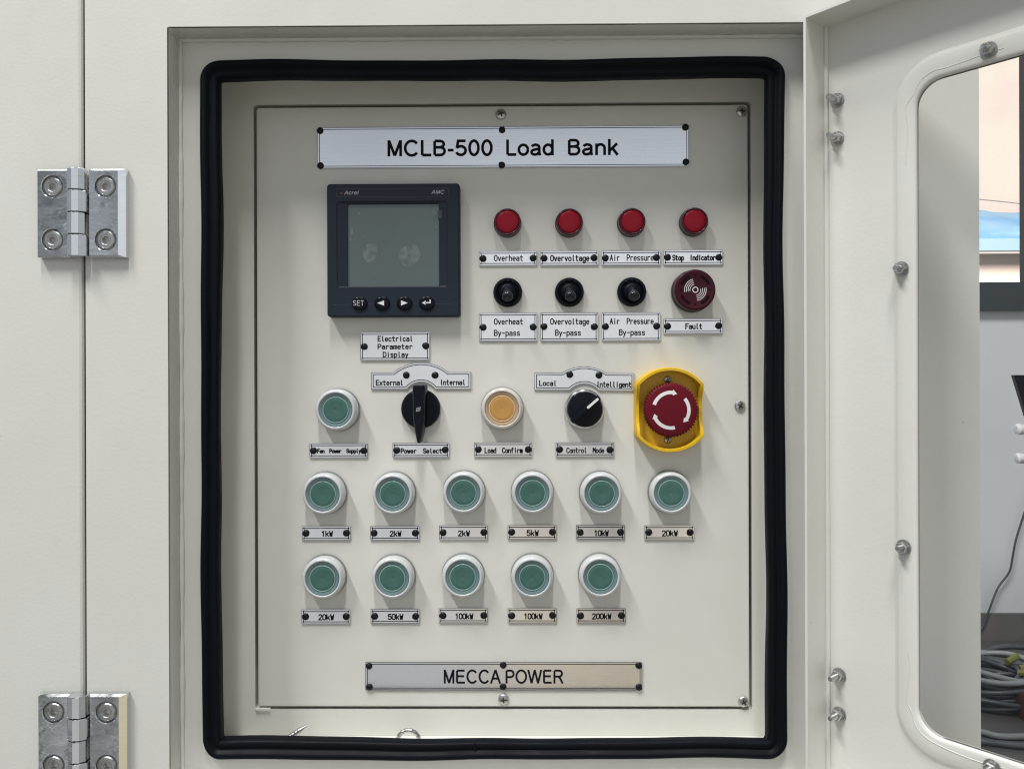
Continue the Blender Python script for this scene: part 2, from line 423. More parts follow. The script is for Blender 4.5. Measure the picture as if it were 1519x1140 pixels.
# single stroke engraving alphabet: 3 wide, 6 tall, small letters 4
G = {
 'A': [[(0, 0), (1.5, 6), (3, 0)], [(0.55, 2.1), (2.45, 2.1)]],
 'B': [[(0, 0), (0, 6), (1.8, 6)] + arc(1.8, 4.6, 1.1, 1.4, 90, -90) + [(0, 3.2)], [(1.8, 3.2)] + arc(1.8, 1.6, 1.2, 1.6, 90, -90) + [(0, 0)]],
 'C': [arc(1.5, 1.5, 1.5, 1.5, -20, -180) + arc(1.5, 4.5, 1.5, 1.5, 180, 20)],
 'D': [[(0, 0), (0, 6), (1.3, 6)] + arc(1.3, 4.3, 1.7, 1.7, 90, 0) + arc(1.3, 1.7, 1.7, 1.7, 0, -90) + [(0, 0)]],
 'E': [[(3, 6), (0, 6), (0, 0), (3, 0)], [(0, 3.1), (2.4, 3.1)]],
 'F': [[(3, 6), (0, 6), (0, 0)], [(0, 3.1), (2.4, 3.1)]],
 'I': [[(1.5, 0), (1.5, 6)]],
 'L': [[(0, 6), (0, 0), (2.8, 0)]],
 'M': [[(0, 0), (0, 6), (1.5, 2.8), (3, 6), (3, 0)]],
 'O': [arc(1.5, 4.5, 1.5, 1.5, 0, 180) + arc(1.5, 1.5, 1.5, 1.5, 180, 360) + [(3, 4.5)]],
 'P': [[(0, 0), (0, 6), (1.6, 6)] + arc(1.6, 4.4, 1.4, 1.6, 90, -90) + [(0, 2.8)]],
 'S': [arc(1.5, 4.6, 1.5, 1.4, 20, 180) + arc(1.5, 4.6, 1.5, 1.5, 180, 250, 5) + arc(1.5, 1.5, 1.5, 1.6, 70, 0, 5) + arc(1.5, 1.5, 1.5, 1.5, 0, -160)],
 'W': [[(0, 6), (0.75, 0), (1.5, 4), (2.25, 0), (3, 6)]],
 'a': [arc(1.5, 3, 1.3, 1, 150, 0, 6) + [(2.8, 0)], [(2.8, 2.3), (1.2, 2.3)] + arc(1.2, 1.15, 1.1, 1.15, 90, 270, 7) + [(1.8, 0), (2.8, 0.8)]],
 'b': [[(0.2, 6), (0.2, 0)], [(0.2, 0.9)] + arc(1.5, 1.3, 1.3, 1.3, -120, 0, 6) + arc(1.5, 2.7, 1.3, 1.3, 0, 120, 6) + [(0.2, 3.1)]],
 'c': [arc(1.5, 1.4, 1.3, 1.4, -30, -180, 7) + arc(1.5, 2.6, 1.3, 1.4, 180, 30, 7)],
 'd': [[(2.8, 6), (2.8, 0)], [(2.8, 3.1)] + arc(1.5, 2.7, 1.3, 1.3, 60, 180, 6) + arc(1.5, 1.3, 1.3, 1.3, 180, 300, 6) + [(2.8, 0.9)]],
 'e': [[(0.2, 2.1), (2.8, 2.1)] + arc(1.5, 2.6, 1.3, 1.4, 0, 180) + arc(1.5, 1.4, 1.3, 1.4, 180, 320, 7)],
 'f': [arc(2.0, 5, 0.9, 1, 60, 180, 5) + [(1.1, 0)], [(0.2, 3.9), (2.4, 3.9)]],
 'g': [[(2.8, 3.1)] + arc(1.5, 2.7, 1.3, 1.3, 60, 180, 6) + arc(1.5, 1.3, 1.3, 1.3, 180, 300, 6) + [(2.8, 0.9)], [(2.8, 4), (2.8, -0.7)] + arc(1.5, -0.7, 1.3, 1.2, 0, -150, 6)],
 'h': [[(0.2, 6), (0.2, 0)], [(0.2, 2.8)] + arc(1.5, 2.7, 1.3, 1.3, 140, 0, 6) + [(2.8, 0)]],
 'i': [[(1.5, 0), (1.5, 4)], [(1.5, 5.3), (1.5, 5.75)]],
 'k': [[(0.2, 6), (0.2, 0)], [(2.7, 4), (0.2, 1.7)], [(1.2, 2.6), (2.8, 0)]],
 'l': [[(1.2, 6), (1.2, 0.8)] + arc(2.0, 0.8, 0.8, 0.8, 180, 280, 4)],
 'm': [[(0, 0), (0, 4)], [(0, 3)] + arc(0.75, 3.2, 0.75, 0.8, 150, 0, 5) + [(1.5, 0)], [(1.5, 3.2)] + arc(2.25, 3.2, 0.75, 0.8, 150, 0, 5) + [(3, 0)]],
 'n': [[(0.2, 0), (0.2, 4)], [(0.2, 2.7)] + arc(1.5, 2.7, 1.3, 1.3, 150, 0, 6) + [(2.8, 0)]],
 'o': [arc(1.5, 2.6, 1.3, 1.4, 0, 180) + arc(1.5, 1.4, 1.3, 1.4, 180, 360) + [(2.8, 2.6)]],
 'p': [[(0.2, 4), (0.2, -2)], [(0.2, 0.9)] + arc(1.5, 1.3, 1.3, 1.3, -120, 0, 6) + arc(1.5, 2.7, 1.3, 1.3, 0, 120, 6) + [(0.2, 3.1)]],
 'r': [[(0.5, 0), (0.5, 4)], [(0.5, 2.6)] + arc(1.8, 2.7, 1.3, 1.3, 160, 50, 6)],
 's': [arc(1.5, 3.05, 1.2, 0.95, 25, 180, 7) + arc(1.5, 3.0, 1.2, 1.0, 180, 250, 4) + arc(1.5, 1.0, 1.2, 1.05, 70, 0, 4) + arc(1.5, 0.95, 1.2, 0.95, 0, -155, 7)],
 't': [[(1.1, 5.8), (1.1, 0.9)] + arc(2.0, 0.9, 0.9, 0.9, 180, 300, 5), [(0.2, 4), (2.5, 4)]],
 'u': [[(0.2, 4), (0.2, 1.3)] + arc(1.5, 1.3, 1.3, 1.3, 180, 330, 6), [(2.8, 4), (2.8, 0)]],
 'v': [[(0.2, 4), (1.5, 0), (2.8, 4)]],
 'w': [[(0, 4), (0.75, 0), (1.5, 3), (2.25, 0), (3, 4)]],
 'x': [[(0.2, 4), (2.8, 0)], [(2.8, 4), (0.2, 0)]],
 'y': [[(0.2, 4), (1.5, 0)], [(2.8, 4), (1.5, 0), (0.6, -2)]],
 '0': [arc(1.5, 4.5, 1.5, 1.5, 0, 180) + arc(1.5, 1.5, 1.5, 1.5, 180, 360) + [(3, 4.5)]],
 '1': [[(0.5, 4.8), (1.6, 6), (1.6, 0)]],
 '2': [arc(1.5, 4.5, 1.4, 1.5, 170, -30, 8) + [(0, 0), (3, 0)]],
 '5': [[(2.8, 6), (0.4, 6), (0.2, 3.3)] + arc(1.4, 2.0, 1.6, 1.9, 130, -150, 10)],
 '-': [[(0.4, 2.7), (2.6, 2.7)]],
 ' ': [],
}
def ribbon(mb, pts, w, z, ext=0.4):
    """flat stroke with mitred joints"""
    q = [Vector(pts[0])]
    for p in pts[1:]:
        if (Vector(p) - q[-1]).length > 1e-6: q.append(Vector(p))
    if len(q) < 2: return
    for i in range(1, len(q) - 1):          # a hairpin is two strokes, not a mitre
        if (q[i] - q[i - 1]).normalized().dot((q[i + 1] - q[i]).normalized()) < 0.1:
            ribbon(mb, [tuple(p) for p in q[:i + 1]], w, z, ext)
            ribbon(mb, [tuple(p) for p in q[i:]], w, z + 0.000004, ext)
            return
    d0, d1 = (q[1] - q[0]).normalized(), (q[-1] - q[-2]).normalized()
    q[0] = q[0] - d0 * w * ext; q[-1] = q[-1] + d1 * w * ext
    b = len(mb.v)
    for i, p in enumerate(q):
        e1 = (p - q[i - 1]).normalized() if i > 0 else (q[1] - p).normalized()
        e2 = (q[i + 1] - p).normalized() if i < len(q) - 1 else e1
        n1, n2 = Vector((-e1.y, e1.x)), Vector((-e2.y, e2.x))
        m = (n1 + n2) / max(0.45, 1 + n1.dot(n2))
        mb.v.append(Vector((*(p + m * w / 2), z))); mb.v.append(Vector((*(p - m * w / 2), z)))
    for i in range(len(q) - 1):
        mb.f.append((b + 2 * i, b + 2 * i + 1, b + 2 * i + 3, b + 2 * i + 2))
def engrave(mb, text, x0, x1, y, cap, w, z):
    adv = 4.05
    total = adv * (len(text) - 1) + 3
    sx, sy = (x1 - x0) / total, cap / 6
    for i, ch in enumerate(text):
        for k, st in enumerate(G[ch]):
            ribbon(mb, [(x0 + (i * adv + px) * sx, y + py * sy) for px, py in st], w, z + 0.000008 * ((i + k) % 3))
# broad sans letters: (advance, strokes), capitals 7.2 tall, small letters 5.3
def ell(cx, cy, rx, ry, a0, a1, n=15): return arc(cx, cy, rx, ry, a0, a1, n)
LW = 0.92
LH = LW / 2
SANS = {
 'M': (6.9, [[(1.0, 0), (1.0, 7.2)], [(1.06, 7.0), (3.45, 0.25)], [(3.45, 0.25), (5.84, 7.0)], [(5.9, 0), (5.9, 7.2)]]),
 'C': (6.9, [ell(3.65, 3.6, 2.75, 3.25, 38, 322, 26)]),
 'L': (5.2, [[(1.1, 7.2), (1.1, LH), (4.9, LH)]]),
 'B': (6.2, [[(1.1, LH), (1.1, 7.2 - LH), (3.2, 7.2 - LH)] + ell(3.35, 5.35, 1.55, 1.39, 85, -85, 11) + [(3.2, 3.9), (1.1, 3.9)], [(3.2, 3.9)] + ell(3.5, 2.18, 1.75, 1.72, 88, -88, 11) + [(3.2, LH), (1.1, LH)]]),
 'E': (6.1, [[(5.4, 7.2 - LH), (1.1, 7.2 - LH), (1.1, LH), (5.6, LH)], [(1.1, 3.8), (5.1, 3.8)]]),
 'A': (6.1, [[(0.45, 0), (3.05, 7.1)], [(3.05, 7.1), (5.65, 0)], [(1.35, 2.6), (4.75, 2.6)]]),
 'P': (6.1, [[(1.1, 0), (1.1, 7.2 - LH), (3.4, 7.2 - LH)] + ell(3.5, 5.05, 1.75, 1.69, 85, -85, 11) + [(3.4, 3.36), (1.1, 3.36)]]),
 'O': (7.2, [ell(3.6, 3.6, 2.85, 3.25, 0, 360, 33)]),
 'W': (8.6, [[(0.5, 7.2), (2.4, 0.1)], [(2.4, 0.1), (4.3, 7.1)], [(4.3, 7.1), (6.2, 0.1)], [(6.2, 0.1), (8.1, 7.2)]]),
 'R': (6.6, [[(1.1, 0), (1.1, 7.2 - LH), (3.7, 7.2 - LH)] + ell(3.8, 5.2, 1.7, 1.54, 85, -85, 11) + [(3.7, 3.66), (1.1, 3.66)], [(3.3, 3.6), (4.3, 2.9), (5.9, 0)]]),
 'S': (6.1, [ell(3.05, 5.2, 2.0, 1.55, 15, 180, 11) + ell(3.05, 5.25, 2.0, 1.7, 180, 262, 6) + ell(3.05, 1.95, 2.15, 1.65, 78, 0, 7) + ell(3.05, 2.0, 2.15, 1.55, 0, -168, 12)]),
 'T': (5.6, [[(0.3, 7.2 - LH), (5.3, 7.2 - LH)], [(2.8, 0), (2.8, 7.2)]]),
 '5': (5.4, [[(4.6, 7.2 - LH), (1.5, 7.2 - LH), (0.95, 3.5)] + ell(2.6, 2.4, 2.0, 1.95, 140, -158, 18)]),
 '0': (5.4, [ell(2.7, 3.6, 1.85, 3.2, 0, 360, 29)]),
 '-': (3.2, [[(0.4, 2.6), (2.8, 2.6)]]),
 'o': (5.4, [ell(2.7, 2.6, 1.95, 2.2, 0, 360, 25)]),
 'a': (5.4, [ell(2.55, 3.6, 1.6, 1.2, 165, 0, 9) + [(4.15, 1.0), (4.5, 0)], [(4.1, 3.0), (2.3, 2.65)] + ell(2.2, 1.5, 1.4, 1.1, 95, 285, 10) + [(3.4, 0.7), (4.1, 1.6)]]),
 'd': (5.4, [[(4.4, 0), (4.4, 7.2)], ell(2.55, 2.6, 1.85, 2.2, 0, 360, 25)]),
 'n': (5.4, [[(1.0, 0), (1.0, 5.2)], [(1.0, 3.0)] + ell(2.7, 3.1, 1.7, 1.7, 170, 0, 12) + [(4.4, 0)]]),
 'k': (4.9, [[(1.0, 0), (1.0, 7.2)], [(4.3, 5.2), (1.0, 1.9)], [(2.3, 3.1), (4.5, 0)]]),
 'c': (4.8, [ell(2.6, 2.6, 1.9, 2.2, 40, 320, 20)]),
 'r': (3.3, [[(1.0, 0), (1.0, 5.2)], [(1.0, 3.2)] + ell(2.6, 3.3, 1.6, 1.5, 170, 80, 7)]),
 'e': (5.4, [[(0.8, 2.75), (4.6, 2.75)] + ell(2.7, 2.6, 1.9, 2.2, 4, 325, 22)]),
 'l': (2.2, [[(1.1, 0), (1.1, 7.2)]]),
 ' ': (2.6, []),
}
def sans(mb, text, x0, x1, y, cap, z, weight=1.0, slant=0.0):
    sy = cap / 7.2
    left = 0.55
    total = sum(SANS[c][0] for c in text) - 2 * left
    sx = (x1 - x0) / total
    x = -left
    for i, ch in enumerate(text):
        adv, strokes = SANS[ch]
        for k, st in enumerate(strokes):
            pts = [(x0 + (x + px) * sx + py * sy * slant, y + py * sy) for px, py in st]
            ribbon(mb, pts, LW * weight * (sx + sy) / 2, z + 0.000008 * ((i + k) % 3), 0.0)
        x += adv

# ================================================================== the room behind
FLOOR_Z = -0.815
Y_WALL = 2.5 - D
fl = MB(); fl.box(-4, 8, -0.7, 7, FLOOR_Z - 0.05, FLOOR_Z)
fo = fl.build('floor', M['floor']); fo['kind'] = 'structure'
# wall with a window opening, as four pieces round it
wx0, wx1 = P(1300, 0, Y_WALL).x, P(1700, 0, Y_WALL).x
wz0, wz1 = P(1480, 461, Y_WALL).z, P(1480, -160, Y_WALL).z
WX0, WX1, WZ0, WZ1 = -1.2, 4.2, FLOOR_Z, 2.4
T = 0.14
wall = tag(bpy.data.objects.new('room_wall', None), 'pale blue grey plastered room wall under the window', 'wall'); col.objects.link(wall)
wall.location = (1.3, Y_WALL, FLOOR_Z); wall['kind'] = 'thing'
wm = MB()
ox, oy, oz = wall.location
for a, b, c, d in ((WX0, wx0, WZ0, WZ1), (wx1, WX1, WZ0, WZ1), (wx0, wx1, WZ0, wz0), (wx0, wx1, wz1, WZ1)):
    wm.box(a - ox, b - ox, 0, T, c - oz, d - oz)
wm.build('plaster', M['wall'], wall, smooth=False)
sk = MB(); sk.box(WX0 - ox, WX1 - ox, -0.012, -0.001, 0, P(1480, 908, Y_WALL).z - oz)
sk.build('skirting_board', M['skirting'], wall, smooth=False)
# window
win = tag(bpy.data.objects.new('room_window', None), 'dark framed room window looking out on bright daylight', 'window', kind='thing'); col.objects.link(win)
win.location = (wx0, Y_WALL, wz0)
W, H = wx1 - wx0, wz1 - wz0
fw = P(1480, 419, Y_WALL).z - wz0
ml = P(1512, 240, Y_WALL + 0.07).x - wx0
fr = MB()
for a, b, c, d in ((0, W, 0, fw), (0, W, H - 0.06, H), (0, 0.06, fw, H - 0.06), (W - 0.06, W, fw, H - 0.06), (ml, ml + 0.075, fw, H - 0.06)):
    fr.box(a, b, -0.01, 0.07, c, d)
fr.box(0, W, -0.03, -0.01, 0.0, 0.02)
fr.build('frame', M['window_frame'], win, smooth=False)
for a, b in ((0.06, ml), (ml + 0.075, W - 0.06)):
    g = MB(); g.box(a, b, 0.03, 0.035, fw, H - 0.06); g.build('pane', M['glass'], win, smooth=False)
# outdoors
sky = MB(); sky.box(-6, 20, 13.0, 13.1, -4, 9)
so = sky.build('sky', M['sky'], smooth=False); so['kind'] = 'structure'
def out_x(px, y): return P(px, 0, y).x
yb = 6.0
sh = tag(bpy.data.objects.new('outdoor_shed', None), 'low pink rendered shed with blue roof outside the window', 'shed'); col.objects.link(sh)
sh.location = (P(1480, 420, yb).x, yb, FLOOR_Z)
zt = P(1480, 376, yb).z - FLOOR_Z
b = MB(); b.box(-2.5, 3.5, 0, 2.0, 0, zt); b.build('wall', M['outside_wall'], sh, smooth=False)
zr = P(1480, 318, yb + 0.9).z - FLOOR_Z
b = MB()
n = 60
rg0 = random.Random(11)
xs = [-2.7 + 6.4 * i / n for i in range(n + 1)]
tops = [zr + 0.05 * math.sin(1.9 * x) + 0.035 * math.sin(5.3 * x + 1) + rg0.uniform(-0.012, 0.012) for x in xs]
for i in range(n):
    sec = lambda x, zt_: [(x, -0.2, zt + 0.02), (x, 0.9, zt_), (x, 0.96, zt_ - 0.04), (x, -0.14, zt - 0.0)]
    b.loft([sec(xs[i], tops[i]), sec(xs[i + 1], tops[i + 1])])
b.build('roof', M['outside_blue'], sh, smooth=False)
b = MB(); b.box(-2.7, 3.7, -0.27, -0.205, zt - 0.02, zt + 0.075); b.build('gutter', M['outside_gutter'], sh, smooth=False)
b = MB(); b.tube(spline([Vector((-1.5, -0.3, zr - 0.02)), Vector((-0.1, -0.3, zr - 0.16)), Vector((0.2, -0.3, zr - 0.21)), Vector((1.4, -0.3, zr - 0.33))]), 0.004, 6); b.build('wire', M['skirting'], sh)
area('daylight_outside', (3.5, 2.6, 2.6), (4.2, 6.2, 0.4), 2.5, 1.5, 430, (1, 0.98, 0.95))
# cable hanging down the wall
pts = []
for px, py in ((1534, 715), (1519, 762), (1507, 800), (1502, 826), (1497, 848), (1480, 872), (1467, 905), (1458, 928), (1440, 950)):
    pts.append(P(px, py, Y_WALL - 0.02))
c = MB(); c.tube(spline(pts), 0.0032, 8)
tag(c.build('wall_cable', M['cable'], sharp=80), 'thin dark cable hanging loosely down the room wall', 'cable')
# cables on the floor
def floor_pt(px, py, h=0.0):
    d = ray(px, py)
    return CAM + d * ((FLOOR_Z + h - CAM.z) / d.z)
cc = floor_pt(1474, 1034)
coil = tag(bpy.data.objects.new('cable_coil', None), 'heap of coiled slate grey cable on the floor beneath the window', 'cable coil'); col.objects.link(coil)
coil.location = (cc.x, cc.y, FLOOR_Z)
rng = random.Random(3)
cm = MB()
for k in range(24):
    rr = rng.uniform(0.06, 0.135); hh = 0.008 + 0.0026 * k + rng.uniform(0, 0.012)
    dx, dy = rng.uniform(-0.018, 0.018), rng.uniform(-0.018, 0.018)
    ph, am = rng.uniform(0, 6), rng.uniform(0.005, 0.014)
    cm.tube([(dx + rr * math.cos(a), dy + rr * 0.9 * math.sin(a), max(0.008, hh + am * math.sin(2 * a + ph))) for a in [2 * PI * i / 48 for i in range(48)]], 0.0058, 8, closed=True)
cm.build('loops', M['cable'], coil, sharp=80)
cm = MB()
for k in range(2):
    ph = k * 2.2 + 0.4
    rr = 0.105 + 0.025 * k
    cm.tube([(rr * math.cos(a), rr * math.sin(a) * 0.9, 0.082 + 0.006 * k + 0.010 * math.sin(2 * a + ph)) for a in [2 * PI * i / 48 for i in range(48)]], 0.007, 8, closed=True)
cm.build('pale_loop', M['cable_pale'], coil, sharp=80)
for a in (0.5, 5.3, 6.0):
    cm = MB()
    cm.tube([(0.06 * math.cos(a), 0.06 * math.sin(a), 0.082), (0.10 * math.cos(a), 0.09 * math.sin(a), 0.092), (0.145 * math.cos(a), 0.13 * math.sin(a), 0.076)], 0.0085, 8)
    cm.build('tape_tie', M['tag_green'], coil)
for i, (lab, mk, pp) in enumerate((
    ('slate cable looping along the floor behind the coiled heap', 'cable', ((1380, 985), (1440, 975), (1470, 962), (1500, 958), (1560, 962))),
    ('slate cable lying straight across the floor in front of the coiled heap', 'cable', ((1380, 1088), (1450, 1098), (1500, 1104), (1570, 1110))),
    ('pale grey cable crossing the floor in front of the coiled heap', 'cable_pale', ((1380, 1076), (1450, 1084), (1490, 1092), (1570, 1089))),
)):
    c = MB(); c.tube(spline([floor_pt(x, y, 0.008) for x, y in pp]), 0.0075, 8)
    tag(c.build('floor_cable', M[mk], sharp=80), lab, 'cable', 'loose cables on the floor')
# box beside the coil, monitor and bracket at the picture's edge
bx = MB(); p = floor_pt(1515, 1066)
bx.prism(rrect(p.x, p.x + 0.2, p.y - 0.02, p.y + 0.06, 0.008, 4), FLOOR_Z, FLOOR_Z + 0.06, 0.006)
tag(bx.build('brown_box', M['maroon_box']), 'dark brown box standing on the floor next to the cable heap', 'box')
ym = Y_WALL - 0.55
mo = tag(bpy.data.objects.new('tilted_screen', None), 'black flat screen tilted back on a desk near the wall', 'screen'); col.objects.link(mo)
q = [P(1504, 556, ym), P(1680, 556, ym), P(1700, 660, ym), P(1523, 618, ym)]
b = MB(); base = q[0].copy(); mo.location = base
b.loft([[(v - base) for v in q], [(v - base + Vector((0.004, 0.018, 0))) for v in q]])
b.build('case', M['black'], mo, smooth=False)
zd = P(1519, 690, ym).z
stp = P(1640, 640, ym + 0.06)
st = tag(bpy.data.objects.new('screen_stand', None), 'white floor stand with rounded arms under the tilted black screen', 'stand'); col.objects.link(st)
st.location = (stp.x, stp.y, FLOOR_Z)
b = MB(); b.tube([(0, 0, 0.01), (0, 0, 0.9)], 0.022, 16); b.build('post', M['white_plastic'], st)
b = MB(); b.lathe([(0.16, 0), (0.16, 0.008), (0.12, 0.014)], 32); b.build('foot', M['white_plastic'], st)
for py, r0 in ((636, 0.014), (679, 0.013)):
    b = MB(); p = P(1512, py, ym) - Vector(st.location)
    b.tube([p + Vector((-0.008, 0, 0)), p + Vector((-0.004, 0, 0)), p + Vector((0.03, 0.004, -0.003)), Vector((0, 0, p.z - 0.01))], [r0 * 0.6, r0, r0 * 0.9, r0 * 0.8], 14)
    b.build('arm', M['white_plastic'], st)

# ================================================================== cabinet
fxL = P(127.5, 600, Y_FACE).x                  # edge of the fixed front at the hinge gap
fxR = P(1453.5, 570, Y_FACE).x                 # cabinet's outer right edge
ox0, ox1 = P(249, 500, Y_FACE).x, P(1194.5, 600, Y_RIM).x
oz1 = P(700, 36.5, Y_FACE).z
oz0 = P(700, 1157, Y_RIM).z
sx0, sx1 = P(314, 570, Y_RIM).x, P(1149, 570, Y_RIM).x      # centre line of the rubber seal
sz1, sz0 = P(735, 104, Y_RIM).z, P(735, 1109, Y_RIM).z
CAB_T, CAB_B, CAB_L = 0.62, FLOOR_Z + 0.06, -0.95
cab = thing('cabinet', 'cream painted steel equipment cabinet with a recessed control bay', 'cabinet', (0, Y_FACE, FLOOR_Z))
def cz(z): return z - FLOOR_Z                  # world height to cabinet-local
def cy(y): return Y_FACE - y                   # world depth to cabinet-local (z out of the front)
def rl(x0, x1, z0, z1, r, k=6): return rrect(x0, x1, cz(z0), cz(z1), r, k)
f = MB()
f.ring(rl(fxL, fxR, CAB_B, CAB_T, 0.0015), rl(ox0, ox1, oz0, oz1, 0.0012), cy(Y_FACE + 0.002), 0)
lo = lambda r, y, d=0.0: [(p[0], p[1], cy(y)) for p in rl(ox0 - d, ox1 + d, oz0 - d, oz1 + d, r)]
f.box(fxL + 0.0006, fxL + 0.003, cz(CAB_B) + 0.001, cz(CAB_T) - 0.001, cy(Y_FACE + 0.030), cy(Y_FACE + 0.0019))
f.build('front', M['paint'], cab, sharp=40)
f = MB(); f.box(fxL - 0.02, fxL + 0.0005, cz(CAB_B) + 0.003, cz(CAB_T) - 0.003, cy(Y_FACE + 0.020), cy(Y_FACE + 0.0036)); f.build('gap_shade', M['rubber'], cab, smooth=False)  # added dark strip, paints the shade inside the door gap
f = MB()
f.loft([lo(0.0012, Y_FACE + 0.001), lo(0.0012, Y_RIM - 0.002), lo(0.001, Y_RIM + 0.002, 0.002)], cap0=False, cap1=False)
f.ring(rl(ox0 - 0.003, ox1 + 0.003, oz0 - 0.003, oz1 + 0.003, 0.001), rl(sx0, sx1, sz0, sz1, 0.007), cy(Y_RIM + 0.0015), cy(Y_RIM))
f.build('recess', M['paint'], cab, sharp=40)
# weld fillet along the recess corner
wd = MB()
k = 90
def wob(a): return 0.0003 * math.sin(31 * a) + 0.0002 * math.sin(77 * a + 1)
wd.tube([(ox0 + 0.0006, cz(oz0 + (oz1 - oz0) * i / k), cy(Y_RIM - 0.0005)) for i in range(k + 1)], [0.0016 + wob(i) for i in range(k + 1)], 8)
wd.tube([(ox0 + (ox1 - ox0) * i / k, cz(oz1 - 0.0006), cy(Y_RIM - 0.0005)) for i in range(k + 1)], [0.0016 + wob(i * 1.3) for i in range(k + 1)], 8)
wd.build('weld_bead', M['paint'], cab, sharp=80)
# bay behind the seal: side walls and the frame round the panel
px0, px1 = P(381, 600).x, P(1111, 600).x
pz1, pz0 = P(745, 157).z, P(745, 1048).z
bx0, bx1, bz0, bz1 = sx0 - 0.012, sx1 + 0.012, sz0 - 0.012, sz1 + 0.012
f = MB()
bl = lambda y: [(p[0], p[1], cy(y)) for p in rl(bx0, bx1, bz0, bz1, 0.002)]
f.loft([bl(Y_RIM + 0.0016), bl(0.0005)], cap0=False, cap1=False)
f.build('bay_wall', M['paint'], cab, sharp=40)
gap = 0.0021
f = MB()
f.ring(rl(bx0 - 0.001, bx1 + 0.001, bz0 - 0.001, bz1 + 0.001, 0.002), rl(px0 - gap, px1 + gap, pz0 - gap, pz1 + gap, 0.0022), cy(0.012), cy(0.0006))
f.build('panel_frame', M['panel_paint'], cab, sharp=40)
f = MB()
f.box(fxL + 0.002, fxR - 0.002, cz(CAB_B) + 0.001, cz(CAB_T) - 0.001, cy(0.70), cy(0.0125))
f.box(fxR - 0.002, fxR, cz(CAB_B), cz(CAB_T), cy(0.70), cy(Y_FACE + 0.003))
f.box(CAB_L, fxR - 0.003, cz(CAB_T) - 0.003, cz(CAB_T) - 0.0005, cy(0.012), cy(Y_FACE + 0.004))
f.box(CAB_L, fxL + 0.001, cz(CAB_B) + 0.001, cz(CAB_T) - 0.004, cy(0.70), cy(Y_FACE + 0.022))
f.build('body', M['paint'], cab, smooth=False)
f = MB(); f.box(CAB_L + 0.04, fxR - 0.04, 0, cz(CAB_B), cy(0.66), cy(Y_FACE + 0.05)); f.build('plinth', M['skirting'], cab, smooth=False)

# left hand door of the cabinet
dxr = P(122.4, 600, Y_FACE).x
sd = thing('side_door', 'plain cream steel door carried by the two chrome hinges', 'door', (dxr, Y_FACE, FLOOR_Z)); sd['kind'] = 'thing'
f = MB()
f.prism(rrect(CAB_L - dxr, 0, cz(CAB_B) + 0.002, cz(CAB_T) - 0.002, 0.002, 4), -0.0030, 0.0, 0.0020)
f.build('skin', M['paint'], sd, sharp=14)

# ------------------------------------------------------------------ rubber seal
def seal():
    k = 10
    path = []
    rc = 0.0075
    corners = ((sx1 - rc, sz1 - rc, 0), (sx0 + rc, sz1 - rc, 90), (sx0 + rc, sz0 + rc, 180), (sx1 - rc, sz0 + rc, 270))
    for ci, (cx, czz, a0) in enumerate(corners):
        for i in range(k):
            a = R(a0 + 90 * i / (k - 1))
            path.append((Vector((cx + rc * math.cos(a), czz + rc * math.sin(a))), Vector((math.cos(a), math.sin(a))), 1))
        nx, nz, na = corners[(ci + 1) % 4]
        a = R(a0 + 90)
        nrm = Vector((math.cos(a), math.sin(a)))
        s = path[-1][0]; e = Vector((nx, nz)) + nrm * rc
        m = 44
        for i in range(1, m):
            path.append((s.lerp(e, i / m), nrm, 0))
    # section: offset outward, height out of the recess floor
    sec = [(-0.0058, -0.0040), (-0.0060, 0.0000), (-0.0056, 0.0028), (-0.0046, 0.0038), (-0.0026, 0.0040), (-0.0012, 0.0036), (-0.0004, 0.0034),
           (0.0002, 0.0040), (0.0014, 0.0058), (0.0030, 0.0066), (0.0046, 0.0060), (0.0058, 0.0042), (0.0061, 0.0024), (0.0055, 0.0008), (0.0040, 0.0003),
           (0.0010, 0.0002), (0.0010, -0.0040)]
    loops = []
    n = len(path)
    for i, (p, nr, corner) in enumerate(path):
        t = 2 * PI * i / n
        wv = 0.0006 * math.sin(5 * t + 0.6) + 0.0003 * math.sin(13 * t + 2) + 0.0002 * math.sin(23 * t)
        fat = 1.0 + 0.05 * math.sin(4 * t) + 0.02 * math.sin(9 * t + 1)
        tw = 0.10 * math.sin(3 * t + 1) + 0.06 * math.sin(11 * t)
        lp = []
        for a, h in sec:
            a2, h2 = a * fat * math.cos(tw) - h * math.sin(tw) * 0.35, h * fat
            q = p + nr * (a2 + wv)
            lp.append((q.x, -(-h2) if False else h2, q.y))
        loops.append([(x, -h, z) for x, h, z in lp])
    mb = MB(); mb.loft(loops, wrap=True)
    # wrap joins the last loop to the first
    return mb
sl = tag(bpy.data.objects.new('rubber_seal', None), 'black rubber edge seal running round the opening of the control bay', 'rubber seal'); col.objects.link(sl)
sl.location = (0, Y_RIM, 0)
seal().build('strip', M['rubber'], sl, sharp=60)
jx = P(705, 1093, Y_RIM).x
b = MB(); b.box(jx - 0.0004, jx + 0.0004, -0.0046, -0.0030, sz0 + 0.0005, sz0 + 0.0060)
b.build('butt_joint', M['ink'], sl, smooth=False)

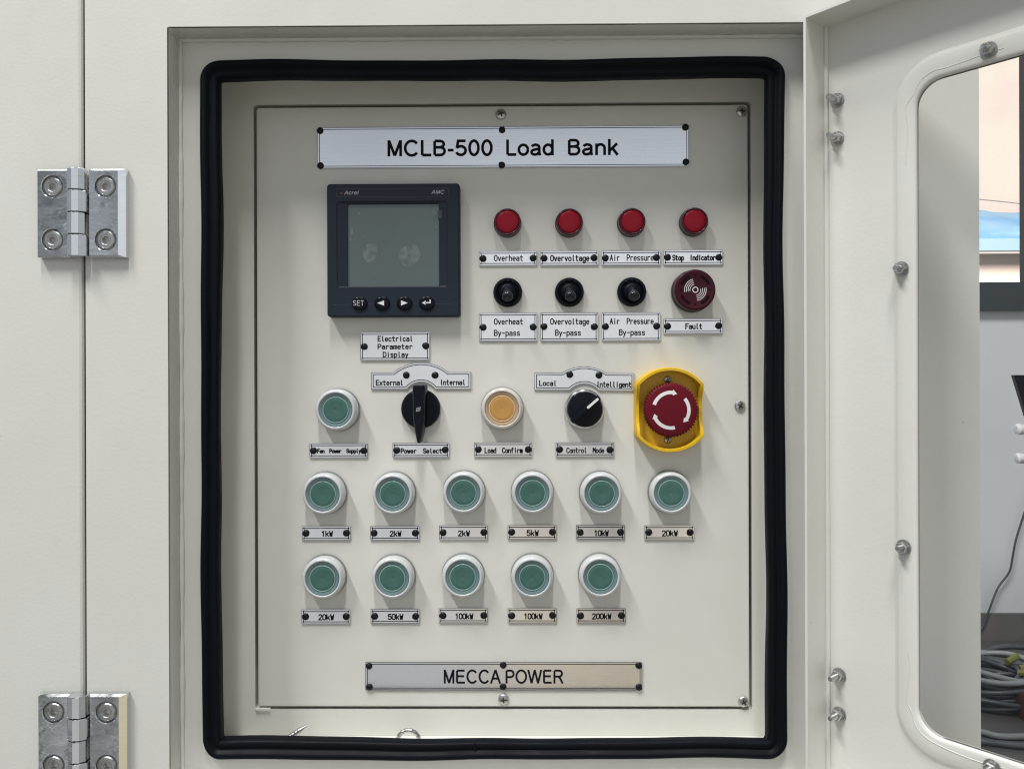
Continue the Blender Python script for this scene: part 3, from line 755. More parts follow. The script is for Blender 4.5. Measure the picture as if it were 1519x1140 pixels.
# ------------------------------------------------------------------ control panel
panel = thing('control_panel', 'cream steel control panel carrying the buttons and lamps', 'control panel', P(745, 602))
pc = P(745, 602)
f = MB()
f.prism(rrect(px0 - pc.x, px1 - pc.x, pz0 - pc.z, pz1 - pc.z, 0.0025, 5), -0.0022, 0.0, 0.0012)
f.build('sheet', M['panel_paint'], panel, sharp=14)
def cross_screw(mb_head, mb_shade, x, y, r, z0, turn):
    mb_head.lathe([(r, z0), (r, z0 + 0.0006), (r * 0.86, z0 + 0.0013), (r * 0.5, z0 + 0.0018), (r * 0.1, z0 + 0.0019)], 24, (x, y))
    for a in (turn, turn + PI / 2):  # raised dark bars in place of the shaded cross recess
        c, s_ = math.cos(a), math.sin(a)
        L, w = r * 0.55, r * 0.13
        mb_shade.prism([(x + c * L - s_ * w, y + s_ * L + c * w), (x - c * L - s_ * w, y - s_ * L + c * w), (x - c * L + s_ * w, y - s_ * L - c * w), (x + c * L + s_ * w, y + s_ * L - c * w)],
                      z0 + 0.001, z0 + 0.00195 + 0.00002 * (a > turn))
for i, (x, y) in enumerate(((743, 170), (1100, 166), (1097.5, 602), (1103, 1040), (747, 1036.5))):
    h, s_ = MB(), MB(); p = P(x, y) - pc
    cross_screw(h, s_, p.x, p.z, 0.0040, 0.0, 0.4 + i * 1.1)
    ho = h.build('screw', M['steel'], panel, sharp=30); s_.build('shade_bar', M['dark_steel'], ho, smooth=False)
# little hinge pin tab at the bottom corner of the panel frame
f = MB(); p = P(391, 1051.5) - pc
f.prism(rrect(p.x - 0.006, p.x + 0.005, p.z - 0.0012, p.z + 0.0010, 0.0008, 4), -0.002, 0.0010, 0.0004)
f.build('hinge_tab', M['panel_paint'], panel)

# ------------------------------------------------------------------ name plates
def rivet(mb, x, y, z, r=0.0026):
    n = 20
    jag = [1 + random.uniform(-0.05, 0.06) for _ in range(n)]
    loops = []
    for rr, zz in ((1.0, 0), (1.0, 0.0004), (0.85, 0.0010), (0.5, 0.0014), (0.1, 0.0015)):
        loops.append([(x + r * rr * jag[j] * math.cos(2 * PI * j / n), y + r * rr * jag[j] * math.sin(2 * PI * j / n), z + zz) for j in range(n)])
    return mb.loft(loops)
PT = 0.0010
def plate(label, box, lines, bold=1.0, tilt=0.0, rivets=None, shape=None, material='plate', group='name plates on the control panel', font=None, line_w=0.00058, rr=0.0026):
    x0, x1, y0, y1 = box
    c = P((x0 + x1) / 2, (y0 + y1) / 2, -PT)
    s = S(-PT)
    cx, cyy = (x0 + x1) / 2, (y0 + y1) / 2
    t = thing('name_plate', label, 'name plate', (c.x, -0.00005, c.z), group, spin=tilt)
    loc = lambda px, py: ((px - cx) * s, (cyy - py) * s)
    if shape is None:
        loop = rrect(*(loc(x0, 0)[0], loc(x1, 0)[0], loc(0, y1)[1], loc(0, y0)[1]), 0.0006, 3)
    else:
        loop = [loc(*p) for p in shape]
    b = MB(); b.prism(loop, 0, PT); b.build('plate', M[material], t, smooth=False)
    b = MB()
    il = inset(loop, 0.0014); il2 = inset(loop, 0.0014 + line_w)
    e0, e1 = inset(loop, 0.00018), inset(loop, 0.00050)
    for A, B in ((il, il2), (e0, e1)):
        k = len(b.v); n = len(A)
        b.v += [Vector((*p, PT + 0.00006)) for p in A] + [Vector((*p, PT + 0.00006)) for p in B]
        b.f += [(k + j, k + (j + 1) % n, k + n + (j + 1) % n, k + n + j) for j in range(n)]
    b.build('border_line', M['ink'], t, smooth=False)
    b = MB()
    for (txt, a, e, base, cap) in lines:
        (ax, ay), (ex, _) = loc(a, base), loc(e, base)
        if font is not None:
            sans(b, txt, ax, ex, ay, cap * s, PT + 0.00008, font)
        else:
            engrave(b, txt, ax, ex, ay, cap * s, 0.00076 * bold, PT + 0.00008)
    b.build('lettering', M['ink'], t, smooth=False)
    if rivets is None:
        rivets = [(x0 + 6.2, cyy), (x1 - 6.2, cyy)]
    for p in rivets:
        m = MB(); rivet(m, *loc(p[0] + random.uniform(-.4, .4), p[1] + random.uniform(-.4, .4)), PT, rr); m.build('rivet', M['rivet'], t, sharp=50)
    return t
A3 = lambda u0, u1, v0, v1: (690 + u0 / 3.7975, 690 + u1 / 3.7975, 280 + v0 / 3.7975, 280 + v1 / 3.7975)
def T3(txt, u0, u1, vb, vt): return (txt, 690 + u0 / 3.7975, 690 + u1 / 3.7975, 280 + vb / 3.7975, (vb - vt) / 3.7975)
def T4(txt, u0, u1, vb, vt): return (txt, 450 + u0 / 4.603, 450 + u1 / 4.603, 470 + vb / 4.603, (vb - vt) / 4.603)
def T5(txt, u0, u1, vb, vt): return (txt, 690 + u0 / 3.7975, 690 + u1 / 3.7975, 480 + vb / 3.7975, (vb - vt) / 3.7975)
def T6(txt, u0, u1, vb, vt): return (txt, 430 + u0 / 4.384, 430 + u1 / 4.384, 680 + vb / 4.384, (vb - vt) / 4.384)
def T7(txt, u0, u1, vb, vt): return (txt, 730 + u0 / 4.385, 730 + u1 / 4.385, 680 + vb / 4.385, (vb - vt) / 4.385)

plate('wide brushed silver title plate above the meter with large black lettering', (470, 1021.5, 187.3, 248.5),
      [('MCLB-500', 575, 730, 231, 23.8), ('Load', 751, 821, 231, 23.8), ('Bank', 842.5, 915.5, 231, 23.8)], material='plate_brushed', font=1.32,
      rivets=[(474.5, 192.5), (744.5, 193), (1016.5, 190.5), (474.5, 244), (744.5, 245), (1016.5, 242)], line_w=0.00046, rr=0.0025)
plate('long silver plate with large black capitals near the bottom of the panel', (541.5, 952.5, 981.2, 1023),
      [('MECCA', 658.5, 741.5, 1013, 20.4), ('POWER', 750, 835, 1013, 20.4)], material='plate_brushed', font=1.22,
      rivets=[(547.5, 987.3), (746.5, 986), (947.5, 986.5), (547.5, 1018), (746.5, 1017.5), (947.5, 1018)], line_w=0.00046, rr=0.0025)
plate('silver plate reading Overheat in one line under a red lamp', A3(77, 405, 350, 433), [T3('Overheat', 165, 325, 405, 375)])
plate('silver plate reading Overvoltage in one bold line under a red lamp', A3(421, 750, 349, 432), [T3('Overvoltage', 482, 698, 406, 375)], bold=1.15)
plate('silver plate reading Air Pressure in one line under a red lamp', A3(768, 1101, 347, 431), [T3('Air  Pressure', 817, 1060, 404, 372)], bold=0.95)
plate('silver plate reading Stop Indicator in bold above the maroon buzzer', A3(1117, 1452, 343, 428), [T3('Stop  Indicator', 1170, 1408, 402, 374)], bold=1.2)
plate('two line silver plate reading Overheat By-pass under a toggle switch', A3(77, 406, 698, 858), [T3('Overheat', 165, 325, 762, 733), T3('By-pass', 165, 308, 826, 796)])
plate('two line silver plate reading Overvoltage By-pass under a toggle switch', A3(422, 750, 696, 857), [T3('Overvoltage', 482, 698, 762, 732), T3('By-pass', 509, 651, 825, 795)])
plate('two line silver plate reading Air Pressure By-pass under a toggle switch', A3(768, 1100, 695, 855), [T3('Air  Pressure', 817, 1060, 760, 730), T3('By-pass', 869, 1012, 823, 793)])
plate('silver plate reading Fault under the maroon buzzer', A3(1117, 1450, 730, 815), [T3('Fault', 1243, 1334, 788, 760)], bold=1.1)
plate('three line silver plate reading Electrical Parameter Display beneath the meter', (534, 637.5, 492.2, 534.5),
      [T4('Electrical', 510, 747, 165, 132), T4('Parameter', 510, 745, 218, 186), T4('Display', 545, 715, 272, 240)], bold=1.05)
plate('silver plate reading Fan Power Supply in cramped bold letters under a green button', (458.7, 546, 657.2, 679),
      [T4('Fan  Power  Supply', 97, 392, 926, 902)], bold=1.1)
plate('silver plate reading Power Select under the pointer switch', (582, 667, 656.3, 678.5), [T4('Power  Select', 668, 945, 928, 899)], bold=1.1)
plate('silver plate reading Load Confirm under the amber button', (703, 789.5, 655.6, 677.5), [T5('Load  Confirm', 112, 322, 726, 699)], bold=1.1)
plate('silver plate reading Control Mode under the selector with a white line', (824, 911, 655.6, 677.5), [T5('Control  Mode', 573, 782, 726, 699)])
kw = 1.15
plate('silver plate reading 1kW, under the first button of the upper kilowatt row', (447.6, 520.6, 779.7, 801.4), [T6('1kW', 208, 277, 503, 471)], bold=kw)
plate('silver plate reading 2kW, next to the 1kW plate', (549, 622.7, 779.5, 801), [T6('2kW', 652, 723, 503, 471)], bold=kw)
plate('silver plate reading 2kW, next to the 5kW plate', (651.2, 723.8, 778.2, 800.4), [T6('2kW', 1096, 1168, 501, 468)], bold=kw)
plate('silver plate reading 5kW, in the upper kilowatt row', (752.8, 825.8, 778, 799.8), [T7('5kW', 227, 300, 500, 466)], bold=kw)
plate('darker reflecting silver plate reading 10kW, in the upper kilowatt row', (854.3, 927, 777.8, 799.6), [T7('10kW', 667, 755, 500, 467)], bold=kw)
plate('silver plate reading 20kW, at the end of the upper kilowatt row', (956, 1030, 778.4, 800.3), [T7('20kW', 1108, 1205, 501, 467)], bold=kw)
plate('silver plate reading 20kW, first in the lower kilowatt row', (446.8, 520, 903, 925), [T6('20kW', 188, 285, 1046, 1012)], bold=kw)
plate('silver plate reading 50kW, in the lower kilowatt row', (549.5, 622.7, 902.4, 924.4), [T6('50kW', 640, 735, 1044, 1010)], bold=kw)
plate('silver plate reading 100kW, next to the 50kW plate', (650.6, 723.8, 901.3, 923.4), [T6('100kW', 1078, 1190, 1040, 1007)], bold=kw)
plate('silver plate reading 100kW, next to the 200kW plate', (753, 826, 901.3, 923.5), [T7('100kW', 210, 325, 1040, 1007)], bold=kw)
plate('darker reflecting silver plate reading 200kW, last of the lower kilowatt row', (855.2, 928.2, 901.3, 923.5), [T7('200kW', 653, 773, 1040, 1007)], bold=kw)
def arch(x0, x1, yt, yb, cx, ow, otop, iw, itop):
    """plate with a raised arch over the top edge and a notch in the bottom one"""
    def bow(half, y_end, y_top, n, rev):
        out = []
        h = y_end - y_top
        rad = (half * half + h * h) / (2 * h)
        a = math.asin(min(1, half / rad))
        for i in range(n + 1):
            t = -a + 2 * a * i / n
            out.append((cx + rad * math.sin(t), y_top + rad - rad * math.cos(t)))
        return out[::-1] if rev else out
    return [(x0, yb), *[(x0, yt)], *bow(ow / 2, yt, otop, 22, False), (x1, yt), (x1, yb), *bow(iw / 2, yb, itop, 14, True)]
plate('arched silver plate reading External and Internal over the pointer switch', (550, 699, 537, 577.3),
      [T4('External', 497, 680, 464, 431), T4('Internal', 935, 1105, 463, 430)], bold=1.05,
      shape=arch(550, 699, 551.6, 577.3, 624.5, 82, 537.2, 42, 566.5), rivets=[(603, 556), (645.2, 556)])
plate('arched silver plate reading Local and Intelligent over the selector', (792.7, 940.7, 543, 579),
      [T5('Local', 420, 515, 350, 323), T5('Intelligent', 742, 935, 354, 326)], bold=1.1, tilt=R(-0.7),
      shape=arch(792.7, 940.7, 552.5, 579, 867, 66, 543, 43, 569), rivets=[(845.4, 555.3), (888.6, 555.8)])

# ------------------------------------------------------------------ push buttons
def push_button(label, px, py, sleeve='teal', ridge='teal_ridge', cap='green', boot='silicone', group='green push buttons'):
    h = 0.0118
    c = P(px, py, -h)
    t = thing('push_button', label, 'push button', (c.x, 0, c.z), group)
    MB().lathe([(0.0157, 0.0), (0.0159, 0.0008), (0.0159, 0.0018), (0.0155, 0.0026), (0.0140, 0.0027)], 56).build('bezel', M['bezel'], t, sharp=40)
    MB().lathe([(0.0152, 0.0026), (0.0154, 0.0040), (0.0153, 0.0070), (0.0151, 0.0092), (0.0147, 0.0106), (0.0140, 0.0114), (0.0131, 0.0117), (0.0126, 0.0115), (0.0123, 0.0109), (0.0122, 0.0100)], 56, cap0=False, cap1=False).build('boot', M[boot], t, sharp=60)
    MB().lathe([(0.0122, 0.0098), (0.0122, 0.0110), (0.0120, 0.0113), (0.0116, 0.0112), (0.0108, 0.0109), (0.0101, 0.0106), (0.0096, 0.0104), (0.0092, 0.0103)], 48, cap0=False, cap1=False).build('sleeve', M[sleeve], t, sharp=60)
    m = MB()
    n = 48
    m.loft([[((0.00925 + 0.00040 * math.cos(b)) * math.cos(2 * PI * j / n), (0.00925 + 0.00040 * math.cos(b)) * math.sin(2 * PI * j / n), 0.0106 + 0.00036 * math.sin(b)) for j in range(n)] for b in [2 * PI * k / 10 for k in range(10)]], wrap=True)
    m.build('ridge', M[ridge], t, sharp=80)
    MB().lathe([(0.0091, 0.0098), (0.0090, 0.0106), (0.0086, 0.0108), (0.0060, 0.01055), (0.0030, 0.0104), (0.0006, 0.01035), (0.0004, 0.0103)], 48).build('cap', M[cap], t, sharp=60)
    return t
up = [(478.2, 733.2, 'green push button in clear boot above the 1kW plate'), (582.4, 733, 'green push button in clear boot, second in the upper kilowatt row'),
      (687.2, 731.3, 'green push button in clear boot, third in the upper kilowatt row'), (789.9, 731.3, 'green push button in clear boot above the 5kW plate'),
      (892.6, 732, 'green push button in clear boot above the 10kW plate'), (996.8, 732, 'green push button in clear boot directly below the emergency stop'),
      (477.5, 858.3, 'green push button in clear boot, first in the lower kilowatt row'), (581.7, 858, 'green push button in clear boot above the 50kW plate'),
      (685.6, 856.8, 'green push button in clear boot between the 50kW button and another 100kW button'), (789.8, 856.4, 'green push button in clear boot next to the 200kW button'),
      (891.5, 856, 'green push button in clear boot above the 200kW plate'), (497.6, 608, 'green push button in clear boot above the Fan Power Supply plate')]
pb = push_button(up[0][2], up[0][0], up[0][1])
for i, (x, y, lab) in enumerate(up[1:]):
    c = P(x, y, -0.0118)
    k = copy_thing(pb, lab, (c.x, 0, c.z), spin=0.7 * i)
    rb = random.Random(i * 7 + 3)
    k.rotation_euler = (Matrix.Rotation(rb.uniform(-0.025, 0.025), 3, 'Z') @ Matrix.Rotation(PI / 2 + rb.uniform(-0.025, 0.025), 3, 'X') @ Matrix.Rotation(0.7 * i, 3, 'Z')).to_euler()
push_button('amber push button in clear boot above the Load Confirm plate', 744.6, 606, 'amber_sleeve', 'amber_ridge', 'amber', 'silicone_clear', None)

# ------------------------------------------------------------------ indicator lamps
def indicator(label, px, py):
    h = 0.0085
    c = P(px, py, -h)
    t = thing('indicator_lamp', label, 'indicator lamp', (c.x, 0, c.z), 'red indicator lamps')
    MB().lathe([(0.0100, 0), (0.0103, 0.0006), (0.0103, 0.0020), (0.0099, 0.0026)], 48).build('collar', M['lamp_body'], t)
    MB().lathe([(0.0099, 0.0024), (0.0099, 0.0074), (0.0096, 0.0083), (0.0090, 0.0086), (0.0085, 0.0084), (0.0083, 0.0078)], 48).build('rim', M['red_rim'], t, sharp=60)
    MB().lathe([(0.0084, 0.0074), (0.0082, 0.0081), (0.0070, 0.0086), (0.0045, 0.0090), (0.0020, 0.0091), (0.0003, 0.0091)], 48).build('lens', M['red_lens'], t, sharp=60)
    return t
il = indicator('unlit red indicator lamp above the Overheat plate', 752.7, 328.7)
for x, y, lab in ((844.8, 328.7, 'unlit red indicator lamp above the Overvoltage plate'), (938, 328.2, 'unlit red indicator lamp above the Air Pressure plate'),
                  (1031, 327.4, 'unlit red indicator lamp above the Stop Indicator plate')):
    c = P(x, y, -0.0085); copy_thing(il, lab, (c.x, 0, c.z))

# ------------------------------------------------------------------ toggle switches
def toggle(label, px, py):
    c = P(px, py, -0.003)
    t = thing('toggle_switch', label, 'toggle switch', (c.x, 0, c.z), 'black toggle switches')
    MB().lathe([(0.0104, 0), (0.0107, 0.0010), (0.0107, 0.0034), (0.0101, 0.0044), (0.0086, 0.0047), (0.0080, 0.0042), (0.0077, 0.0030)], 44, cap1=True).build('base', M['black'], t, sharp=45)
    m = MB()
    for a in (60, 90, 120):
        x, y = 0.0083 * math.cos(R(a)), 0.0083 * math.sin(R(a))
        m.lathe([(0.0011, 0.0040), (0.0010, 0.0050), (0.0006, 0.0053)], 10, (x, y))
    m.build('stop_pip', M['black_gloss'], t)
    MB().lathe([(0.0072, 0.0028), (0.0068, 0.0048), (0.0058, 0.0064), (0.0046, 0.0072)], 32).build('boot', M['black'], t, sharp=60)
    d = Vector((0, -0.50, 1)).normalized()
    loops = []
    for L, rx, ry in ((0.001, 0.0040, 0.0040), (0.004, 0.0037, 0.0036), (0.009, 0.0037, 0.0035), (0.0125, 0.0040, 0.0037), (0.0142, 0.0039, 0.0036), (0.0152, 0.0033, 0.0030), (0.0154, 0.0026, 0.0024), (0.0150, 0.0020, 0.0018)):
        o = Vector((0, 0.0016, 0.003)) + d * L
        u = Vector((1, 0, 0)); v = d.cross(u)
        loops.append([o + u * rx * math.cos(2 * PI * j / 24) + v * ry * math.sin(2 * PI * j / 24) for j in range(24)])
    m = MB(); m.loft(loops); m.build('lever', M['lever'], t, sharp=60)
    return t
tg = toggle('black toggle switch with lever down above the Overheat By-pass plate', 753.2, 433.5)
for x, y, lab in ((844.6, 433.3, 'black toggle switch with lever down above the Overvoltage By-pass plate'), (937.2, 432.7, 'black toggle switch with lever down above the Air Pressure By-pass plate')):
    c = P(x, y, -0.003); copy_thing(tg, lab, (c.x, 0, c.z))

# ------------------------------------------------------------------ buzzer
c = P(1031.6, 429.6, -0.0130)
bz = thing('alarm_buzzer', 'round maroon alarm buzzer with white sound wave mark above the Fault plate', 'buzzer', (c.x, 0, c.z))
MB().lathe([(0.0152, 0), (0.0155, 0.001), (0.0155, 0.003), (0.0150, 0.0034)], 56).build('collar', M['lamp_body'], bz)
MB().lathe([(0.0149, 0.0032), (0.0149, 0.0115), (0.0145, 0.0127), (0.0136, 0.0132), (0.0126, 0.0130), (0.0120, 0.0127), (0.0004, 0.0127)], 56).build('housing', M['maroon'], bz, sharp=50)
m = MB()
def arc_bar(mb, r0, r1, a0, a1, z0, z1, n=14):
    lp = [(r1 * math.cos(R(a0 + (a1 - a0) * i / n)), r1 * math.sin(R(a0 + (a1 - a0) * i / n))) for i in range(n + 1)] + \
         [(r0 * math.cos(R(a1 + (a0 - a1) * i / n)), r0 * math.sin(R(a1 + (a0 - a1) * i / n))) for i in range(n + 1)]
    mb.prism(lp, z0, z1)
for a in (22, 112, 202, 292):
    arc_bar(m, 0.0096, 0.0114, a, a + 46, 0.0124, 0.01282)  # dark bars paint the shade of the sound openings
for a in (0, 90, 180, 270):
    m.lathe([(0.0007, 0.0124), (0.0007, 0.01283)], 10, (0.0104 * math.cos(R(a)), 0.0104 * math.sin(R(a))))
m.build('sound_slot_shade', M['maroon_dark'], bz, smooth=False)
m = MB()
for r in (0.0037, 0.0050, 0.0063, 0.0076):
    arc_bar(m, r, r + 0.00042, 103, 193, 0.0126, 0.01285)
    arc_bar(m, r, r + 0.00042, -80, 12, 0.0126, 0.01285)
m.ring(circ(0, 0, 0.0022, 28), circ(0, 0, 0.0016, 28), 0.0126, 0.01285)
m.build('sound_mark', M['white_ink'], bz, smooth=False)

# ------------------------------------------------------------------ power select pointer switch
c = P(623.8, 606, -0.004)
ps = thing('pointer_switch', 'black rotary switch with a long tapered pointer handle above the Power Select plate', 'rotary switch', (c.x, 0, c.z))
MB().lathe([(0.0142, 0), (0.0145, 0.001), (0.0144, 0.0036), (0.0135, 0.0048), (0.0100, 0.0052), (0.0005, 0.0052)], 52).build('dial', M['black'], ps, sharp=45)
def handle_loop(k, z, dy=0):
    pts = [(-0.0044, 0.0160), (-0.0036, 0.0174), (0.0036, 0.0174), (0.0044, 0.0160), (0.0043, 0.0), (0.0040, -0.008), (0.0026, -0.017), (0.0012, -0.0238), (0, -0.0246), (-0.0012, -0.0238), (-0.0026, -0.017), (-0.0040, -0.008), (-0.0043, 0.0)]
    return [(x * k, y * (0.92 + 0.08 * k) + dy, z) for x, y in pts]
m = MB(); m.loft([handle_loop(1.22, 0.0048), handle_loop(1.08, 0.0125), handle_loop(0.95, 0.0150), handle_loop(0.72, 0.0160)]); m.build('handle', M['black_gloss'], ps, sharp=40)
m = MB()
for i in range(4):
    for j in range(2):
        m.box(-0.0024 + j * 0.0026, -0.0012 + j * 0.0026, 0.0070 + i * 0.0020, 0.0078 + i * 0.0020, 0.0158, 0.0163)
m.build('grip_pip', M['black'], ps, smooth=False)
m = MB()
for a, b_ in (((-0.0016, -0.0014), (0.0010, -0.0010)), ((-0.0016, -0.0004), (0.0012, 0.0002)), ((-0.0012, 0.0008), (0.0012, 0.0014)), ((-0.0014, -0.0016), (-0.0010, 0.0010)), ((0.0010, -0.0010), (0.0014, 0.0014)), ((-0.0002, -0.0014), (0.0001, 0.0012))):
    ribbon(m, [a, b_], 0.0004, 0.01615 + 0.00001 * len(m.v))
m.build('maker_mark', M['grey_ink'], ps, smooth=False)

# ------------------------------------------------------------------ control mode selector
c = P(868, 607, -0.010)
cs = thing('selector_switch', 'round black selector switch with white line turned to the Intelligent mark', 'selector switch', (c.x, 0, c.z))
MB().lathe([(0.0144, 0), (0.0147, 0.001), (0.0147, 0.003), (0.0140, 0.0046), (0.0133, 0.0050)], 52).build('bezel', M['silver_bezel'], cs, sharp=50)
MB().lathe([(0.0131, 0.0040), (0.0130, 0.0090), (0.0124, 0.0102), (0.0110, 0.0106), (0.0004, 0.0106)], 52).build('knob', M['black_gloss'], cs, sharp=40)
ang = R(41)
m = MB(); m.prism(rrect(-0.0134, 0.0134, -0.0024, 0.0024, 0.0016, 5), 0.0104, 0.0142, 0.0007)
m.xform(Matrix.Rotation(ang, 4, 'Z')); m.build('grip', M['black_gloss'], cs, sharp=35)
m = MB(); m.prism(rrect(0.0016, 0.0122, -0.0009, 0.0009, 0.0006, 4), 0.0140, 0.01432)
m.xform(Matrix.Rotation(ang, 4, 'Z')); m.build('pointer_line', M['white_ink'], cs, smooth=False)

# ------------------------------------------------------------------ emergency stop
c = P(990.3, 607.2, -0.003)
es = thing('emergency_stop', 'red mushroom emergency stop in a yellow guard with white turning arrows', 'emergency stop', (c.x, 0, c.z))
def guard_loop(r, half, n=15):
    a = math.asin(half / r)
    out = []
    for sgn in (1, -1):
        for i in range(n):
            t = (PI / 2 - a + 2 * a * i / (n - 1)) if sgn == 1 else (3 * PI / 2 - a + 2 * a * i / (n - 1))
            out.append((r * math.cos(t), r * math.sin(t)))
        x = -half if sgn == 1 else half
        y0 = math.sqrt(r * r - half * half) * sgn
        for i in range(1, 9):
            out.append((x, y0 - 2 * y0 * i / 9))
    return out
GO, GI = guard_loop(0.0307, 0.0243), guard_loop(0.0282, 0.0216)
m = MB(); m.prism(guard_loop(0.0295, 0.0232), 0, 0.0030); m.build('guard_base', M['yellow'], es, sharp=40)
m = MB()
def gh(p):            # ears stand high top and bottom, dip at the flats
    t = max(0.0, min(1.0, (abs(p[1]) - 0.006) / 0.012))
    return 0.0085 + 0.0055 * (t * t * (3 - 2 * t))
loops = [[(p[0] * 1.015, p[1] * 1.015, 0.0) for p in GO], [(p[0], p[1], gh(p) - 0.0008) for p in GO], [(p[0] * 0.985, p[1] * 0.985, gh(p)) for p in GO],
         [(p[0] * 1.012, p[1] * 1.012, gh(p)) for p in GI], [(p[0], p[1], gh(p) - 0.0008) for p in GI], [(p[0] * 0.99, p[1] * 0.99, 0.0005) for p in GI]]
m.loft(loops, wrap=True); m.build('guard_wall', M['yellow'], es, sharp=45)
for sy in (1, -1):
    h, s_ = MB(), MB(); cross_screw(h, s_, 0, sy * 0.0222, 0.0028, 0.003, 0.5 * sy)
    ho = h.build('screw', M['steel'], es, sharp=30); s_.build('shade_bar', M['dark_steel'], ho, smooth=False)
MB().lathe([(0.0135, 0.003), (0.0135, 0.009), (0.0120, 0.0095)], 40).build('neck', M['stop_red'], es)
m = MB(); n = 208
def scal(j): return 1 + 0.026 * (1 if (j % 4) in (0, 1) else -1)
loops = []
for r, z, k in ((0.0160, 0.0085, 0), (0.0188, 0.0095, 1), (0.0190, 0.0140, 1), (0.0185, 0.0152, 0.6), (0.0176, 0.0159, 0), (0.0150, 0.0163, 0), (0.0080, 0.0168, 0), (0.0004, 0.0169, 0)):
    loops.append([(0.0003 + 1.02 * r * (1 + (scal(j) - 1) * k) * math.cos(2 * PI * j / n), 1.02 * r * (1 + (scal(j) - 1) * k) * math.sin(2 * PI * j / n), z) for j in range(n)])
m.loft(loops); m.build('mushroom', M['stop_red'], es, sharp=30)
m = MB()
rA, wA = 0.0128, 0.0025
def zdome(r): return 0.01635 + (0.0168 - 0.0163) * (0.0150 - r) / 0.007 + 0.00006 if r < 0.015 else 0.0164
for a0, a1 in ((162, 84), (40, -31), (-78, -154)):
    kk = 12
    b = len(m.v)
    for i in range(kk + 1):
        a = R(a0 + (a1 - a0) * i / kk)
        for rr in (rA + wA / 2, rA - wA / 2):
            m.v.append(Vector((rr * math.cos(a), rr * math.sin(a), zdome(rr))))
    m.f += [(b + 2 * i, b + 2 * i + 1, b + 2 * i + 3, b + 2 * i + 2) for i in range(kk)]
    a, a2 = R(a1), R(a1 - 14)
    b = len(m.v)
    for rr, aa in ((rA + 0.0022, a), (rA - 0.0022, a), (rA - 0.0004, a2)):
        m.v.append(Vector((rr * math.cos(aa), rr * math.sin(aa), zdome(rr) + 0.00003)))
    m.f.append((b, b + 1, b + 2))
m.build('turn_arrow', M['white_ink'], es, smooth=False)

# ------------------------------------------------------------------ panel meter
MH = 0.0095
mc = P(583.3, 370.8, -MH)
ms = S(-MH)
mt = thing('panel_meter', 'square dark slate digital panel meter with a blank grey screen', 'panel meter', (mc.x, 0, mc.z))
def ml_(u, v): return ((470 + u / 5.183 - 583.3) * ms, (370.8 - (260 + v / 5.183)) * ms)
hw = 197.5 / 2 * ms
MB().prism(rrect(-hw - 0.0001, hw + 0.0001, -hw - 0.0001, hw + 0.0001, 0.002, 5), 0, 0.0016).build('gasket', M['navy_edge'], mt, smooth=False)
a0, b0 = ml_(150, 862); a1, b1 = ml_(1005, 196)
c0, d0 = ml_(242, 845); c1, d1 = ml_(928, 226)
O = rrect(-hw, hw, -hw, hw, 0.0022, 6); I1 = rrect(a0, a1, b0, b1, 0.003, 6); I2 = rrect(c0 - 0.001, c1 + 0.001, d0 - 0.001, d1 + 0.001, 0.0012, 6)
z = lambda lp, h: [(p[0], p[1], h) for p in lp]
m = MB(); m.loft([z(O, 0.0014), z(O, MH - 0.0010), z(inset(O, 0.0009), MH), z(I1, MH), z(inset(I1, 0.0006), MH - 0.0006), z(I2, MH - 0.0012), z(I2, MH - 0.0028)], cap0=True, cap1=False)
m.build('case', M['navy'], mt, sharp=30)
m = MB(); m.box(c0 - 0.0015, c1 + 0.0015, d0 - 0.0015, d1 + 0.0015, MH - 0.0035, MH - 0.0026)
scr = m.build('screen', M['screen'], mt, smooth=False)
def blob(u, v, ru, rv, rot, seed):
    rg = random.Random(seed); n = 28; cx, cyy = ml_(u, v)
    ks = [(rg.uniform(0.01, 0.05), rg.randint(2, 5), rg.uniform(0, 6)) for _ in range(3)]
    lp = []
    for j in range(n):
        a = 2 * PI * j / n
        q = 1 + sum(k * math.sin(f_ * a + p_) for k, f_, p_ in ks)
        x, y = ru * q * math.cos(a), rv * q * math.sin(a)
        lp.append((cx + (x * math.cos(rot) - y * math.sin(rot)) / 5.183 * ms, cyy + (x * math.sin(rot) + y * math.cos(rot)) / 5.183 * ms))
    return lp
for u, v, ru, rv, rot, sd_ in ((405, 590, 55, 75, -0.2, 1), (710, 612, 78, 92, -0.35, 2), (320, 288, 12, 12, 0, 3), (360, 465, 9, 9, 0, 4), (600, 714, 14, 8, 0.5, 5), (422, 787, 9, 11, 0, 6), (258, 450, 12, 55, -0.15, 7), (490, 608, 8, 8, 0, 8)):
    m = MB(); m.prism(blob(u, v, ru, rv, rot, sd_), MH - 0.0026, MH - 0.00252); m.build('film_bubble', M['smudge'], scr, smooth=False)
m = MB()
lp = [ml_(855, 228), ml_(925, 228), ml_(925, 410), ml_(905, 380), ml_(885, 300)]
m.prism(lp, MH - 0.0026, MH - 0.00252); m.build('film_bubble', M['smudge'], scr, smooth=False)
